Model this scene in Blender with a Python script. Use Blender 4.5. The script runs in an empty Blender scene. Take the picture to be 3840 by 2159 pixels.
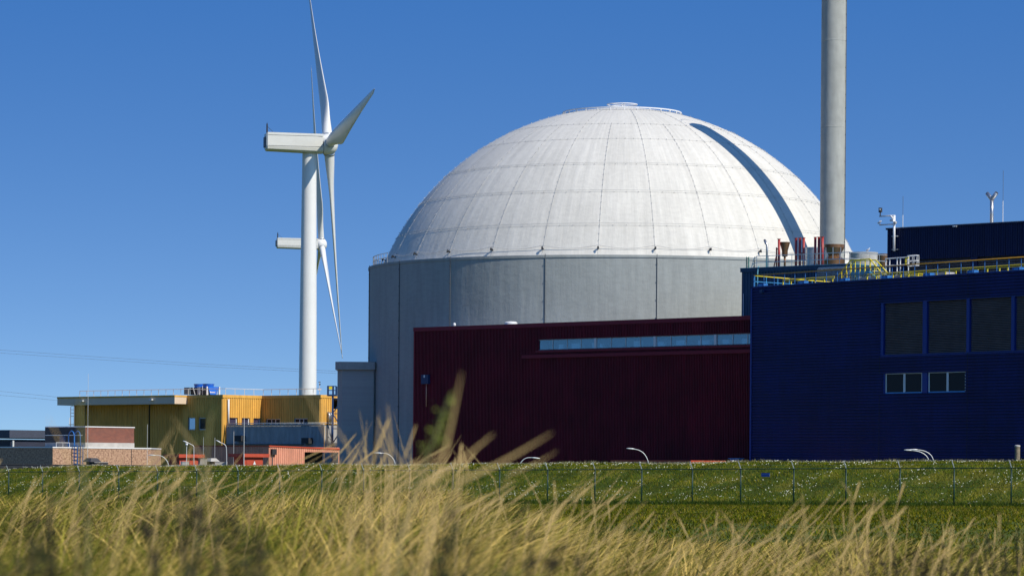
import bpy, math, random
import numpy as np
from mathutils import Matrix, Vector
random.seed(7)
rng = np.random.default_rng(11)
sc = bpy.context.scene
COL = sc.collection
R = math.radians

# ------------------------------------------------------------------ camera, sky, sun, exposure
EYE = 7.0            # camera height
FPX = 12800.0        # focal length in photograph pixels (120 mm on 36 mm, 3840 px wide)
HOR = 1750.0         # horizon row
RO = 0.0075          # camera roll
cR, sR = math.cos(RO), math.sin(RO)
cd = bpy.data.cameras.new("camera"); cam = bpy.data.objects.new("camera", cd); COL.objects.link(cam)
cd.lens = 120.0; cd.sensor_width = 36.0; cd.sensor_fit = 'HORIZONTAL'
cd.shift_y = (HOR - 1079.5) / 3840.0
cd.clip_start = 0.5; cd.clip_end = 20000
cam.matrix_world = Matrix(((cR, -sR, 0, 0), (0, 0, -1, 0), (sR, cR, 0, EYE), (0, 0, 0, 1)))
cd.dof.use_dof = True; cd.dof.focus_distance = 310.0; cd.dof.aperture_fstop = 6.8
sc.camera = cam

SUN_AZ, SUN_EL = 49.0, 41.0      # azimuth to the right of "behind the camera"
sdir = Vector((math.sin(R(SUN_AZ)) * math.cos(R(SUN_EL)), -math.cos(R(SUN_AZ)) * math.cos(R(SUN_EL)), math.sin(R(SUN_EL))))
sl = bpy.data.lights.new("sun", 'SUN'); so = bpy.data.objects.new("sun", sl); COL.objects.link(so)
sl.energy = 5.0; sl.angle = R(0.5); sl.color = (1.0, 0.93, 0.80)
so.rotation_euler = sdir.to_track_quat('Z', 'Y').to_euler()
so.location = (60, -60, 120)

w = bpy.data.worlds.new("World"); sc.world = w; w.use_nodes = True
nt = w.node_tree; nt.nodes.clear()
def nn(t, tree=None, **k):
    n = (tree or nt).nodes.new(t)
    for a, b in k.items(): setattr(n, a, b)
    return n
tc = nn('ShaderNodeTexCoord'); sep = nn('ShaderNodeSeparateXYZ'); nt.links.new(tc.outputs['Generated'], sep.inputs[0])
# the clear air over the sea: the deep blue starts low above the horizon
m1 = nn('ShaderNodeMath', operation='MULTIPLY_ADD'); m1.inputs[1].default_value = 3.6; m1.inputs[2].default_value = 0.10
nt.links.new(sep.outputs[2], m1.inputs[0])
cmb = nn('ShaderNodeCombineXYZ'); nt.links.new(sep.outputs[0], cmb.inputs[0]); nt.links.new(sep.outputs[1], cmb.inputs[1]); nt.links.new(m1.outputs[0], cmb.inputs[2])
nrm = nn('ShaderNodeVectorMath', operation='NORMALIZE'); nt.links.new(cmb.outputs[0], nrm.inputs[0])
sky = nn('ShaderNodeTexSky', sky_type='NISHITA', sun_disc=False)
sky.sun_elevation = R(SUN_EL); sky.sun_rotation = math.atan2(sdir.x, sdir.y)
sky.altitude = 0; sky.air_density = 1.0; sky.dust_density = 0.8; sky.ozone_density = 3.0
nt.links.new(nrm.outputs[0], sky.inputs[0])
tint = nn('ShaderNodeMix', data_type='RGBA', blend_type='MULTIPLY'); tint.inputs[0].default_value = 1.0
tint.inputs[7].default_value = (0.66, 0.96, 1.20, 1)
nt.links.new(sky.outputs[0], tint.inputs[6])
elev = nn('ShaderNodeMapRange'); elev.inputs[1].default_value = 0.0; elev.inputs[2].default_value = 0.16; nt.links.new(sep.outputs[2], elev.inputs[0])
air = nn('ShaderNodeMix', data_type='RGBA'); air.inputs[6].default_value = (0.80, 0.90, 0.98, 1); air.inputs[7].default_value = (0.38, 0.90, 1.42, 1)
nt.links.new(elev.outputs[0], air.inputs[0]); nt.links.new(air.outputs[2], tint.inputs[7])
bg = nn('ShaderNodeBackground'); bg.inputs[1].default_value = 0.13
nt.links.new(tint.outputs[2], bg.inputs[0])
wo = nn('ShaderNodeOutputWorld'); nt.links.new(bg.outputs[0], wo.inputs[0])

sc.view_settings.view_transform = 'Standard'; sc.view_settings.look = 'None'
sc.view_settings.exposure = 0.0; sc.view_settings.gamma = 1.0
sc.render.engine = 'CYCLES'
cy = sc.cycles
cy.use_denoising = True; cy.max_bounces = 6; cy.diffuse_bounces = 3; cy.glossy_bounces = 3
cy.transparent_max_bounces = 8; cy.transmission_bounces = 3; cy.sample_clamp_indirect = 6.0
cy.use_adaptive_sampling = True; cy.adaptive_threshold = 0.015

# ------------------------------------------------------------------ photo measurement helpers
def ray(px, py):
    sx, sy = (px - 1920) / FPX, (HOR - py) / FPX
    return sx * cR - sy * sR, sx * sR + sy * cR
def W(px, py, d):
    a, b = ray(px, py)
    return Vector((a * d, d, EYE + b * d))

# ------------------------------------------------------------------ materials
MATS = {}
def mat(name, col, rough=0.6, metal=0.0, var=0.0, vscale=1.0, streak=0.0, bump=0.0, bscale=4.0, spec=0.5, stretch=(1, 1, 0.15), coat=0.0, panel=None):
    if name in MATS: return MATS[name]
    m = bpy.data.materials.new(name); m.use_nodes = True; t = m.node_tree
    b = t.nodes['Principled BSDF']
    b.inputs['Roughness'].default_value = rough; b.inputs['Metallic'].default_value = metal
    b.inputs['Specular IOR Level'].default_value = spec
    if coat: b.inputs['Coat Weight'].default_value = coat
    b.inputs['Base Color'].default_value = (*col, 1)
    tcn = nn('ShaderNodeTexCoord', t)
    last = None
    def mul(fac_socket, lo, hi, prev):
        mr = nn('ShaderNodeMapRange', t); mr.inputs[1].default_value = 0.3; mr.inputs[2].default_value = 0.7
        mr.inputs[3].default_value = lo; mr.inputs[4].default_value = hi; t.links.new(fac_socket, mr.inputs[0])
        mx = nn('ShaderNodeMix', t, data_type='RGBA', blend_type='MULTIPLY'); mx.inputs[0].default_value = 1
        if prev is None: mx.inputs[6].default_value = (*col, 1)
        else: t.links.new(prev, mx.inputs[6])
        t.links.new(mr.outputs[0], mx.inputs[7]); return mx.outputs[2]
    if var:
        n = nn('ShaderNodeTexNoise', t); n.inputs['Scale'].default_value = vscale; n.inputs['Detail'].default_value = 6
        n.inputs['Roughness'].default_value = 0.65
        t.links.new(tcn.outputs['Object'], n.inputs['Vector']); last = mul(n.outputs[0], 1 - var, 1 + var * 0.5, last)
    if streak:
        mp = nn('ShaderNodeMapping', t); mp.inputs['Scale'].default_value = stretch
        t.links.new(tcn.outputs['Object'], mp.inputs['Vector'])
        n = nn('ShaderNodeTexNoise', t); n.inputs['Scale'].default_value = 2.2; n.inputs['Detail'].default_value = 5
        t.links.new(mp.outputs[0], n.inputs['Vector']); last = mul(n.outputs[0], 1 - streak, 1 + streak * 0.4, last)
    if panel:
        sp = nn('ShaderNodeSeparateXYZ', t); t.links.new(tcn.outputs['Object'], sp.inputs[0])
        xy = nn('ShaderNodeMath', t, operation='ADD'); t.links.new(sp.outputs[0], xy.inputs[0]); t.links.new(sp.outputs[1], xy.inputs[1])
        cb = nn('ShaderNodeCombineXYZ', t); t.links.new(xy.outputs[0], cb.inputs[0]); t.links.new(sp.outputs[2], cb.inputs[1])
        br = nn('ShaderNodeTexBrick', t); br.inputs['Scale'].default_value = 1; br.inputs['Brick Width'].default_value = panel[0]; br.inputs['Row Height'].default_value = panel[1]
        br.inputs['Mortar Size'].default_value = 0.012; br.inputs['Color1'].default_value = (1, 1, 1, 1); v_ = 1 - panel[2]; br.inputs['Color2'].default_value = (v_, v_, v_, 1); br.inputs['Mortar'].default_value = (v_ * .6, v_ * .6, v_ * .6, 1)
        t.links.new(cb.outputs[0], br.inputs['Vector'])
        mx = nn('ShaderNodeMix', t, data_type='RGBA', blend_type='MULTIPLY'); mx.inputs[0].default_value = 1
        if last is None: mx.inputs[6].default_value = (*col, 1)
        else: t.links.new(last, mx.inputs[6])
        t.links.new(br.outputs['Color'], mx.inputs[7]); last = mx.outputs[2]
    if last is not None: t.links.new(last, b.inputs['Base Color'])
    if bump:
        n = nn('ShaderNodeTexNoise', t); n.inputs['Scale'].default_value = bscale; n.inputs['Detail'].default_value = 5
        t.links.new(tcn.outputs['Object'], n.inputs['Vector'])
        bp = nn('ShaderNodeBump', t); bp.inputs['Strength'].default_value = bump; bp.inputs['Distance'].default_value = 0.1
        t.links.new(n.outputs[0], bp.inputs['Height']); t.links.new(bp.outputs[0], b.inputs['Normal'])
    MATS[name] = m
    return m

def shell_mat(name, col, var, joints):
    """painted concrete shell: rain streaks running down the meridians, trowel marks, blotches"""
    m = bpy.data.materials.new(name); m.use_nodes = True; t = m.node_tree; b = t.nodes['Principled BSDF']
    b.inputs['Roughness'].default_value = 0.75; b.inputs['Specular IOR Level'].default_value = 0.25
    tcn = nn('ShaderNodeTexCoord', t); sp = nn('ShaderNodeSeparateXYZ', t); t.links.new(tcn.outputs['Object'], sp.inputs[0])
    at = nn('ShaderNodeMath', t, operation='ARCTAN2'); t.links.new(sp.outputs[0], at.inputs[0])
    ng = nn('ShaderNodeMath', t, operation='MULTIPLY'); ng.inputs[1].default_value = -1; t.links.new(sp.outputs[1], ng.inputs[0]); t.links.new(ng.outputs[0], at.inputs[1])
    def layer(ka, kz, scale, det, lo, hi, f0, f1, prev):
        a = nn('ShaderNodeMath', t, operation='MULTIPLY'); a.inputs[1].default_value = ka; t.links.new(at.outputs[0], a.inputs[0])
        z = nn('ShaderNodeMath', t, operation='MULTIPLY'); z.inputs[1].default_value = kz; t.links.new(sp.outputs[2], z.inputs[0])
        c = nn('ShaderNodeCombineXYZ', t); t.links.new(a.outputs[0], c.inputs[0]); t.links.new(z.outputs[0], c.inputs[1])
        n = nn('ShaderNodeTexNoise', t); n.inputs['Scale'].default_value = scale; n.inputs['Detail'].default_value = det; n.inputs['Roughness'].default_value = 0.6
        t.links.new(c.outputs[0], n.inputs['Vector'])
        mr = nn('ShaderNodeMapRange', t); mr.inputs[1].default_value = f0; mr.inputs[2].default_value = f1; mr.inputs[3].default_value = lo; mr.inputs[4].default_value = hi
        t.links.new(n.outputs[0], mr.inputs[0])
        mx = nn('ShaderNodeMix', t, data_type='RGBA', blend_type='MULTIPLY'); mx.inputs[0].default_value = 1
        if prev is None: mx.inputs[6].default_value = (*col, 1)
        else: t.links.new(prev, mx.inputs[6])
        t.links.new(mr.outputs[0], mx.inputs[7]); return mx.outputs[2], n.outputs[0]
    c1, h1 = layer(26, 0.10, 1.3, 6, 1 - var, 1.03, 0.35, 0.65, None)      # streaks
    c2, h2 = layer(26, 1.0, 0.16, 5, 1 - var * 0.8, 1.02, 0.35, 0.65, c1)   # broad blotches
    c3, h3 = layer(20, 2.2, 1.6, 8, 1 - var * 0.7, 1.02, 0.3, 0.6, c2)     # trowel marks
    t.links.new(c3, b.inputs['Base Color'])
    n = nn('ShaderNodeTexNoise', t); n.inputs['Scale'].default_value = 0.9; n.inputs['Detail'].default_value = 8; n.inputs['Roughness'].default_value = 0.7
    t.links.new(tcn.outputs['Object'], n.inputs['Vector'])
    bp = nn('ShaderNodeBump', t); bp.inputs['Strength'].default_value = 0.35; bp.inputs['Distance'].default_value = 0.12
    ad = nn('ShaderNodeMath', t, operation='ADD'); t.links.new(n.outputs[0], ad.inputs[0]); t.links.new(h1, ad.inputs[1])
    t.links.new(ad.outputs[0], bp.inputs['Height']); t.links.new(bp.outputs[0], b.inputs['Normal'])
    return m
M_DOME = shell_mat("white_shell_paint", (0.63, 0.61, 0.555), 0.10, None)
M_DRUM = shell_mat("grey_drum_paint", (0.345, 0.37, 0.36), 0.11, None)
M_STACK = mat("pale_concrete_stack", (0.36, 0.37, 0.345), 0.8, var=0.12, vscale=0.9, streak=0.12, bump=0.3, bscale=1.5)
M_TURB = mat("turbine_white", (0.70, 0.70, 0.68), 0.35, var=0.04, vscale=0.4)
M_NAC = mat("nacelle_white", (0.66, 0.66, 0.62), 0.4, var=0.06, vscale=0.8)
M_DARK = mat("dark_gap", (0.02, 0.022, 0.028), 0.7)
M_WIRE = mat("weathered_wire", (0.10, 0.11, 0.12), 0.6)
M_WIREL = mat("pale_wire", (0.46, 0.46, 0.45), 0.6)
M_RED = mat("wine_red_cladding", (0.17, 0.007, 0.021), 0.5, var=0.30, vscale=0.22, streak=0.28, spec=0.3, panel=(0.98, 7.3, 0.14))
M_REDT = mat("wine_red_trim", (0.20, 0.008, 0.024), 0.5, spec=0.3, var=0.1)
M_BLUE = mat("royal_blue_cladding", (0.002, 0.013, 0.135), 0.5, var=0.34, vscale=0.18, streak=0.25, spec=0.25, panel=(6.1, 1.0, 0.16))
M_BLUET = mat("royal_blue_trim", (0.004, 0.032, 0.22), 0.45, var=0.1, spec=0.35)
M_NAVY = mat("navy_cladding", (0.0035, 0.011, 0.055), 0.5, streak=0.35, stretch=(1.4, 1.4, 0.06), spec=0.25)
M_TEAL = mat("teal_blue_cladding", (0.012, 0.055, 0.11), 0.45, streak=0.3, stretch=(1.4, 1.4, 0.06), spec=0.4)
M_TEALT = mat("light_teal_trim", (0.10, 0.33, 0.42), 0.5, var=0.1)
M_YEL = mat("yellow_cladding", (0.74, 0.41, 0.085), 0.5, var=0.14, vscale=0.4, streak=0.16, spec=0.3, panel=(1.0, 30, 0.08))
M_CREAM = mat("cream_fascia", (0.66, 0.52, 0.38), 0.6, var=0.05)
M_GREYC = mat("pale_grey_cladding", (0.42, 0.41, 0.40), 0.55, var=0.12, streak=0.18)
M_SALM = mat("faded_salmon_cladding", (0.66, 0.29, 0.19), 0.6, var=0.15, vscale=1.5, streak=0.2)
M_KIOSK = mat("brick_red_paint", (0.42, 0.06, 0.028), 0.55, var=0.15, vscale=2.0)
M_DCON = mat("dark_concrete", (0.05, 0.05, 0.055), 0.8, var=0.2, vscale=1.2)
M_CONC = mat("pale_concrete", (0.42, 0.40, 0.37), 0.85, var=0.2, vscale=1.5, bump=0.2)
M_WHITE = mat("white_paint", (0.70, 0.71, 0.72), 0.45, var=0.05)
M_ROOF = mat("roof_felt", (0.16, 0.16, 0.16), 0.9, var=0.2)
M_GALV = mat("galvanised_steel", (0.50, 0.52, 0.54), 0.45, metal=0.6, var=0.12, vscale=3)
M_STEEL = mat("brushed_steel", (0.46, 0.46, 0.46), 0.35, metal=0.85, var=0.12, vscale=2)
M_RUST = mat("rusty_brown_steel", (0.20, 0.10, 0.045), 0.45, metal=0.5, var=0.35, vscale=1.2, streak=0.3)
M_PIPE = mat("oxide_red_pipe", (0.36, 0.035, 0.03), 0.45, var=0.15)
M_YRAIL = mat("safety_yellow", (0.78, 0.62, 0.02), 0.45, var=0.05)
M_ORAIL = mat("ochre_handrail", (0.55, 0.28, 0.02), 0.45, var=0.08)
M_BPOST = mat("bright_blue_steel", (0.02, 0.14, 0.42), 0.45, var=0.1)
M_SBLUE = mat("sky_blue_panel", (0.05, 0.30, 0.62), 0.4, var=0.1)
M_DBLUE = mat("dark_blue_steel", (0.01, 0.04, 0.13), 0.5)
M_GREEN = mat("fence_green", (0.008, 0.045, 0.03), 0.5, var=0.15)
M_FGREY = mat("zinc_arm", (0.42, 0.46, 0.46), 0.5, metal=0.3)
M_LAMP = mat("lamp_grey", (0.62, 0.63, 0.62), 0.45, metal=0.2)
M_UNIT = mat("cooler_blue", (0.01, 0.13, 0.62), 0.4, var=0.05)
M_LOUV = mat("louvre_slats", (0.27, 0.19, 0.165), 0.5, metal=0.0, var=0.25, vscale=0.8)
M_BIRD = mat("gull_white", (0.8, 0.8, 0.78), 0.8)
M_WOOD = mat("mossy_post_wood", (0.23, 0.19, 0.13), 0.9, var=0.5, vscale=7, bump=0.5)
M_GLAV = mat("violet_tinted_glass", (0.05, 0.045, 0.085), 0.12, spec=0.6)
M_GLDK = mat("dark_glass", (0.012, 0.015, 0.02), 0.25, spec=0.12)
M_GLSK = mat("sky_reflecting_glass", (0.30, 0.42, 0.55), 0.08, metal=0.8)

def glass_see(name):
    m = bpy.data.materials.new(name); m.use_nodes = True; t = m.node_tree; t.nodes.clear()
    g = nn('ShaderNodeBsdfGlossy', t); g.inputs['Roughness'].default_value = 0.05; g.inputs['Color'].default_value = (0.42, 0.56, 0.62, 1)
    tr = nn('ShaderNodeBsdfTransparent', t); tr.inputs['Color'].default_value = (0.78, 0.92, 0.96, 1)
    mx = nn('ShaderNodeMixShader', t); mx.inputs[0].default_value = 0.26
    o = nn('ShaderNodeOutputMaterial', t)
    t.links.new(tr.outputs[0], mx.inputs[1]); t.links.new(g.outputs[0], mx.inputs[2]); t.links.new(mx.outputs[0], o.inputs[0])
    return m
M_GLASS = glass_see("hall_glass")

def brick_mat():
    m = bpy.data.materials.new("red_brick"); m.use_nodes = True; t = m.node_tree; b = t.nodes['Principled BSDF']
    b.inputs['Roughness'].default_value = 0.85
    tcn = nn('ShaderNodeTexCoord', t); sp = nn('ShaderNodeSeparateXYZ', t); t.links.new(tcn.outputs['Object'], sp.inputs[0])
    ad = nn('ShaderNodeMath', t, operation='ADD'); t.links.new(sp.outputs[0], ad.inputs[0]); t.links.new(sp.outputs[1], ad.inputs[1])
    c = nn('ShaderNodeCombineXYZ', t); t.links.new(ad.outputs[0], c.inputs[0]); t.links.new(sp.outputs[2], c.inputs[1])
    br = nn('ShaderNodeTexBrick', t); br.inputs['Scale'].default_value = 1.0
    br.inputs['Brick Width'].default_value = 0.24; br.inputs['Row Height'].default_value = 0.11; br.inputs['Mortar Size'].default_value = 0.012
    br.inputs['Color1'].default_value = (0.22, 0.055, 0.03, 1); br.inputs['Color2'].default_value = (0.13, 0.03, 0.02, 1); br.inputs['Mortar'].default_value = (0.2, 0.14, 0.11, 1)
    t.links.new(c.outputs[0], br.inputs['Vector']); t.links.new(br.outputs['Color'], b.inputs['Base Color'])
    return m
M_BRICK = brick_mat()
def pebble_mat():
    m = bpy.data.materials.new("pebble_dash"); m.use_nodes = True; t = m.node_tree; b = t.nodes['Principled BSDF']
    b.inputs['Roughness'].default_value = 0.9
    tcn = nn('ShaderNodeTexCoord', t)
    v = nn('ShaderNodeTexNoise', t); v.inputs['Scale'].default_value = 5.0; v.inputs['Detail'].default_value = 8; v.inputs['Roughness'].default_value = 0.75
    t.links.new(tcn.outputs['Object'], v.inputs['Vector'])
    cr = nn('ShaderNodeValToRGB', t); cr.color_ramp.elements[0].position = 0.40; cr.color_ramp.elements[0].color = (0.20, 0.11, 0.07, 1)
    cr.color_ramp.elements[1].position = 0.58; cr.color_ramp.elements[1].color = (0.52, 0.33, 0.22, 1)
    t.links.new(v.outputs[0], cr.inputs[0]); t.links.new(cr.outputs[0], b.inputs['Base Color'])
    bp = nn('ShaderNodeBump', t); bp.inputs['Strength'].default_value = 0.6; bp.inputs['Distance'].default_value = 0.05
    t.links.new(v.outputs[0], bp.inputs['Height']); t.links.new(bp.outputs[0], b.inputs['Normal'])
    return m
M_PEB = pebble_mat()

# ------------------------------------------------------------------ mesh helpers
class MB:
    def __init__(s): s.v = []; s.f = []; s.sm = []
    def add(s, vs, fs, smooth=False):
        b = len(s.v); s.v += [tuple(p) for p in vs]
        for f in fs: s.f.append(tuple(b + i for i in f)); s.sm.append(smooth)
        return s
    def box(s, x0, x1, y0, y1, z0, z1):
        if x0 > x1: x0, x1 = x1, x0
        if y0 > y1: y0, y1 = y1, y0
        if z0 > z1: z0, z1 = z1, z0
        return s.add([(x0, y0, z0), (x1, y0, z0), (x1, y1, z0), (x0, y1, z0), (x0, y0, z1), (x1, y0, z1), (x1, y1, z1), (x0, y1, z1)],
                     [(0, 3, 2, 1), (4, 5, 6, 7), (0, 1, 5, 4), (1, 2, 6, 5), (2, 3, 7, 6), (3, 0, 4, 7)])
    def tube(s, pts, r, n=6, caps=True):
        pts = [Vector(p) for p in pts]; k = len(pts)
        rs = r if isinstance(r, (list, tuple)) else [r] * k
        vs = []
        up = Vector((0, 0, 1)); d0 = (pts[1] - pts[0]).normalized()
        if abs(d0.dot(up)) > 0.9: up = Vector((1, 0, 0))
        nx = d0.cross(up).normalized()
        for i, p in enumerate(pts):
            if i == 0: d = pts[1] - pts[0]
            elif i == k - 1: d = pts[-1] - pts[-2]
            else: d = (pts[i + 1] - pts[i]).normalized() + (pts[i] - pts[i - 1]).normalized()
            d.normalize(); nx = (nx - d * nx.dot(d)).normalized(); ny = d.cross(nx)
            for j in range(n):
                a = 2 * math.pi * j / n; vs.append(p + (nx * math.cos(a) + ny * math.sin(a)) * rs[i])
        fs = []
        for i in range(k - 1):
            for j in range(n):
                fs.append((i * n + j, i * n + (j + 1) % n, (i + 1) * n + (j + 1) % n, (i + 1) * n + j))
        s.add(vs, fs, n > 5)
        if caps and k > 1:
            b = len(s.v) - len(vs)
            s.f.append(tuple(b + j for j in reversed(range(n)))); s.sm.append(False)
            s.f.append(tuple(b + (k - 1) * n + j for j in range(n))); s.sm.append(False)
        return s
    def lathe(s, prof, n=32, c=(0, 0, 0), a0=0, a1=360, smooth=True):
        full = abs(a1 - a0) >= 360; m = n if full else n + 1
        if smooth and len(prof) > 2:
            q = [prof[0]]; cuts = []
            for i in range(1, len(prof) - 1):
                a, b, c_ = prof[i - 1], prof[i], prof[i + 1]
                d1 = math.atan2(b[1] - a[1], b[0] - a[0]); d2 = math.atan2(c_[1] - b[1], c_[0] - b[0])
                if abs((d2 - d1 + math.pi) % (2 * math.pi) - math.pi) > 0.5: cuts.append(i)
            if cuts:
                cuts = [0] + cuts + [len(prof) - 1]
                for a, b in zip(cuts[:-1], cuts[1:]): s.lathe(prof[a:b + 1], n, c, a0, a1, smooth)
                return s
        vs = []
        for r, z in prof:
            for j in range(m):
                a = R(a0 + (a1 - a0) * j / n); vs.append((c[0] + r * math.sin(a), c[1] - r * math.cos(a), c[2] + z))
        fs = []
        for i in range(len(prof) - 1):
            for j in range(n):
                j2 = (j + 1) % m if full else j + 1
                fs.append((i * m + j, i * m + j2, (i + 1) * m + j2, (i + 1) * m + j))
        return s.add(vs, fs, smooth)
    def prism(s, poly, z0, z1):
        n = len(poly)
        vs = [(x, y, z0) for x, y in poly] + [(x, y, z1) for x, y in poly]
        fs = [tuple(reversed(range(n))), tuple(range(n, 2 * n))] + [(i, (i + 1) % n, n + (i + 1) % n, n + i) for i in range(n)]
        return s.add(vs, fs)
    def corr(s, p0, p1, z0, z1, pitch=0.2, depth=0.04, horiz=False, holes=()):
        """ribbed sheet cladding from p0 to p1 (outside on the right-hand side); holes = (u0,u1,za,zb)"""
        p0 = Vector((p0[0], p0[1], 0)); p1 = Vector((p1[0], p1[1], 0)); L = (p1 - p0).length; u = (p1 - p0) / L
        nrm = Vector((u.y, -u.x, 0))
        zs = sorted(set([z0, z1] + [min(max(z, z0), z1) for h in holes for z in h[2:4]]))
        for za, zb in zip(zs[:-1], zs[1:]):
            if zb - za < 1e-4: continue
            zm = (za + zb) / 2; iv = [(0, L)]
            for h in holes:
                if h[2] < zm < h[3]:
                    ni = []
                    for a, b in iv:
                        if h[1] <= a or h[0] >= b: ni.append((a, b)); continue
                        if h[0] > a: ni.append((a, h[0]))
                        if h[1] < b: ni.append((h[1], b))
                    iv = ni
            for a, b in iv:
                lo, hi = (za, zb) if horiz else (a, b)
                pts = [(lo, None)]
                k = math.floor(lo / pitch)
                while k * pitch < hi:
                    for fr, dd in ((0, 0), (.42, 0), (.5, 1), (.92, 1)):
                        t = (k + fr) * pitch
                        if lo < t < hi: pts.append((t, dd))
                    k += 1
                pts.append((hi, None))
                def off(t):
                    fr = (t / pitch) % 1
                    return 0 if fr < .42 else (fr - .42) / .08 if fr < .5 else 1 if fr < .92 else (1 - fr) / .08
                vs = []; fs = []
                for t, dd in pts:
                    o = nrm * (depth * off(t + 1e-7))
                    if horiz:
                        q0 = p0 + u * a + o; q1 = p0 + u * b + o
                        vs += [(q0.x, q0.y, t), (q1.x, q1.y, t)]
                    else:
                        q = p0 + u * t + o; vs += [(q.x, q.y, za), (q.x, q.y, zb)]
                for i in range(len(pts) - 1):
                    fs.append((2 * i, 2 * i + 1, 2 * i + 3, 2 * i + 2) if horiz else (2 * i, 2 * i + 2, 2 * i + 3, 2 * i + 1))
                s.add(vs, fs)
        return s
    def mesh(s, name):
        me = bpy.data.meshes.new(name); me.from_pydata(s.v, [], s.f)
        me.polygons.foreach_set("use_smooth", s.sm); me.update(); return me
    def build(s, name, m, parent=None, loc=None, label=None):
        o = bpy.data.objects.new(name, s.mesh(name)); o.data.materials.append(m); COL.objects.link(o)
        if parent: o.parent = parent
        if loc is not None: o.location = loc
        if label: o["label"] = label
        return o
def tag(o, label=None, cat=None, group=None, kind=None):
    if label: o["label"] = label
    if cat: o["category"] = cat
    if group: o["group"] = group
    if kind: o["kind"] = kind
    return o
def thing(name, label, cat, loc=(0, 0, 0), rz=0, group=None):
    o = bpy.data.objects.new(name, None); COL.objects.link(o); o.location = loc; o.rotation_euler = (0, 0, rz)
    o.empty_display_size = 0.5
    return tag(o, label, cat, group)
def copy_tree(o, parent=None):
    c = o.copy(); COL.objects.link(c); c.parent = parent
    for ch in list(o.children): copy_tree(ch, c)
    return c

class Frame:
    """local axes of a building: x along the facade to the right, y into the building, z up"""
    def __init__(s, x, y, th, z=0): s.o = Vector((x, y, z)); s.th = th; s.c = math.cos(th); s.s = math.sin(th)
    def _l(s, v): return Vector((s.c * v.x + s.s * v.y, -s.s * v.x + s.c * v.y, v.z))
    def pl(s, px, py, yl=0.0):
        a, b = ray(px, py); d = s._l(Vector((a, 1, b))); c = s._l(Vector((0, 0, EYE)) - s.o); t = (yl - c.y) / d.y
        return c.x + d.x * t, c.z + d.z * t
    def plx(s, px, py, xl=0.0):
        a, b = ray(px, py); d = s._l(Vector((a, 1, b))); c = s._l(Vector((0, 0, EYE)) - s.o); t = (xl - c.x) / d.x
        return c.y + d.y * t, c.z + d.z * t
    def P(s, px, py, yl=0.0):
        x, z = s.pl(px, py, yl); return Vector((x, yl, z))
    def world(s, x, y, z=0): return Vector((s.o.x + s.c * x - s.s * y, s.o.y + s.s * x + s.c * y, s.o.z + z))
def facade(l, r, dr=None, dl=None):
    """frame of a level roof edge seen between two photo points; depth known at one end"""
    if dr: h = ray(*r)[1] * dr; Rp = W(*r, dr); dL = h / ray(*l)[1]; Lp = W(*l, dL)
    else: h = ray(*l)[1] * dl; Lp = W(*l, dl); dR = h / ray(*r)[1]; Rp = W(*r, dR)
    th = math.atan2(Rp.y - Lp.y, Rp.x - Lp.x)
    return Frame(Lp.x, Lp.y, th), (Rp - Lp).length, EYE + h
ZP = 3.4     # plant yard level behind the dyke

# ------------------------------------------------------------------ terrain
FL, FR_ = Vector((-38.6, 262.0)), Vector((29.3, 200.0))
FLEN = (FR_ - FL).length; fe = (FR_ - FL) / FLEN; fn = Vector((-fe.y, fe.x))
ENV_PX = np.array([-900, 0, 450, 900, 1340, 1640, 1800, 2090, 2400, 2700, 3000, 3280, 3600, 3840, 4700.])
ENV_DR = np.array([40, 45, 55, 40, 20, 5, 40, 120, 185, 225, 205, 190, 230, 250, 260.])
def sst(t): t = np.clip(t, 0, 1); return t * t * (3 - 2 * t)
def ground_z(X, Y):
    X = np.asarray(X, float); Y = np.asarray(Y, float)
    dx, dy = X - FL.x, Y - FL.y
    s = np.clip((dx * fe.x + dy * fe.y) / FLEN, -0.4, 1.5); q = dx * fn.x + dy * fn.y
    base = 4.15 + 0.75 * s
    crest = 6.70 + 0.90 * s
    wob = 0.05 * np.sin(X * 0.9 + Y * 0.3) + 0.04 * np.sin(X * 2.1 - Y * 1.3) + 0.03 * np.sin(X * 0.37 + 1)
    z = base + (crest - base) * sst((q - 0.3) / 11.5)
    z = z + wob * ((q > 0.5) & (q < 15))
    z = np.where(q > 14.5, crest + (ZP - crest) * sst((q - 14.5) / 14), z)
    Yc = np.maximum(Y, 1.0)
    px = 1920 + np.clip(X / Yc, -0.3, 0.3) * FPX
    drop = np.interp(px, ENV_PX, ENV_DR)
    near = EYE - 0.72 - drop * np.minimum(Yc, 90) / FPX + 0.05 * np.sin(X * 1.1) * np.sin(Y * 0.5)
    k = sst((Y - 58) / 50)
    return np.where(q < 0, near * (1 - k) + base * k, z) if True else z
def grid_axis(segs):
    out = []
    for a, b, n in segs: out += list(np.linspace(a, b, n, endpoint=False))
    out.append(segs[-1][1]); return np.array(out)
gx = grid_axis([(-6000, -400, 14), (-400, -70, 22), (-70, 70, 220), (70, 400, 22), (400, 6000, 14)])
gy = grid_axis([(-300, -10, 8), (-10, 120, 140), (120, 330, 260), (330, 600, 20), (600, 9000, 22)])
GX, GY = np.meshgrid(gx, gy); GZ = ground_z(GX, GY)
vs = np.stack([GX.ravel(), GY.ravel(), GZ.ravel()], 1); nx_, ny_ = len(gx), len(gy)
idx = np.arange(nx_ * ny_).reshape(ny_, nx_)
fs = np.stack([idx[:-1, :-1].ravel(), idx[:-1, 1:].ravel(), idx[1:, 1:].ravel(), idx[1:, :-1].ravel()], 1)
me = bpy.data.meshes.new("ground"); me.from_pydata(vs.tolist(), [], fs.tolist()); me.polygons.foreach_set("use_smooth", [True] * len(fs))
gmat = bpy.data.materials.new("meadow_soil"); gmat.use_nodes = True; t = gmat.node_tree; b = t.nodes['Principled BSDF']
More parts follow.
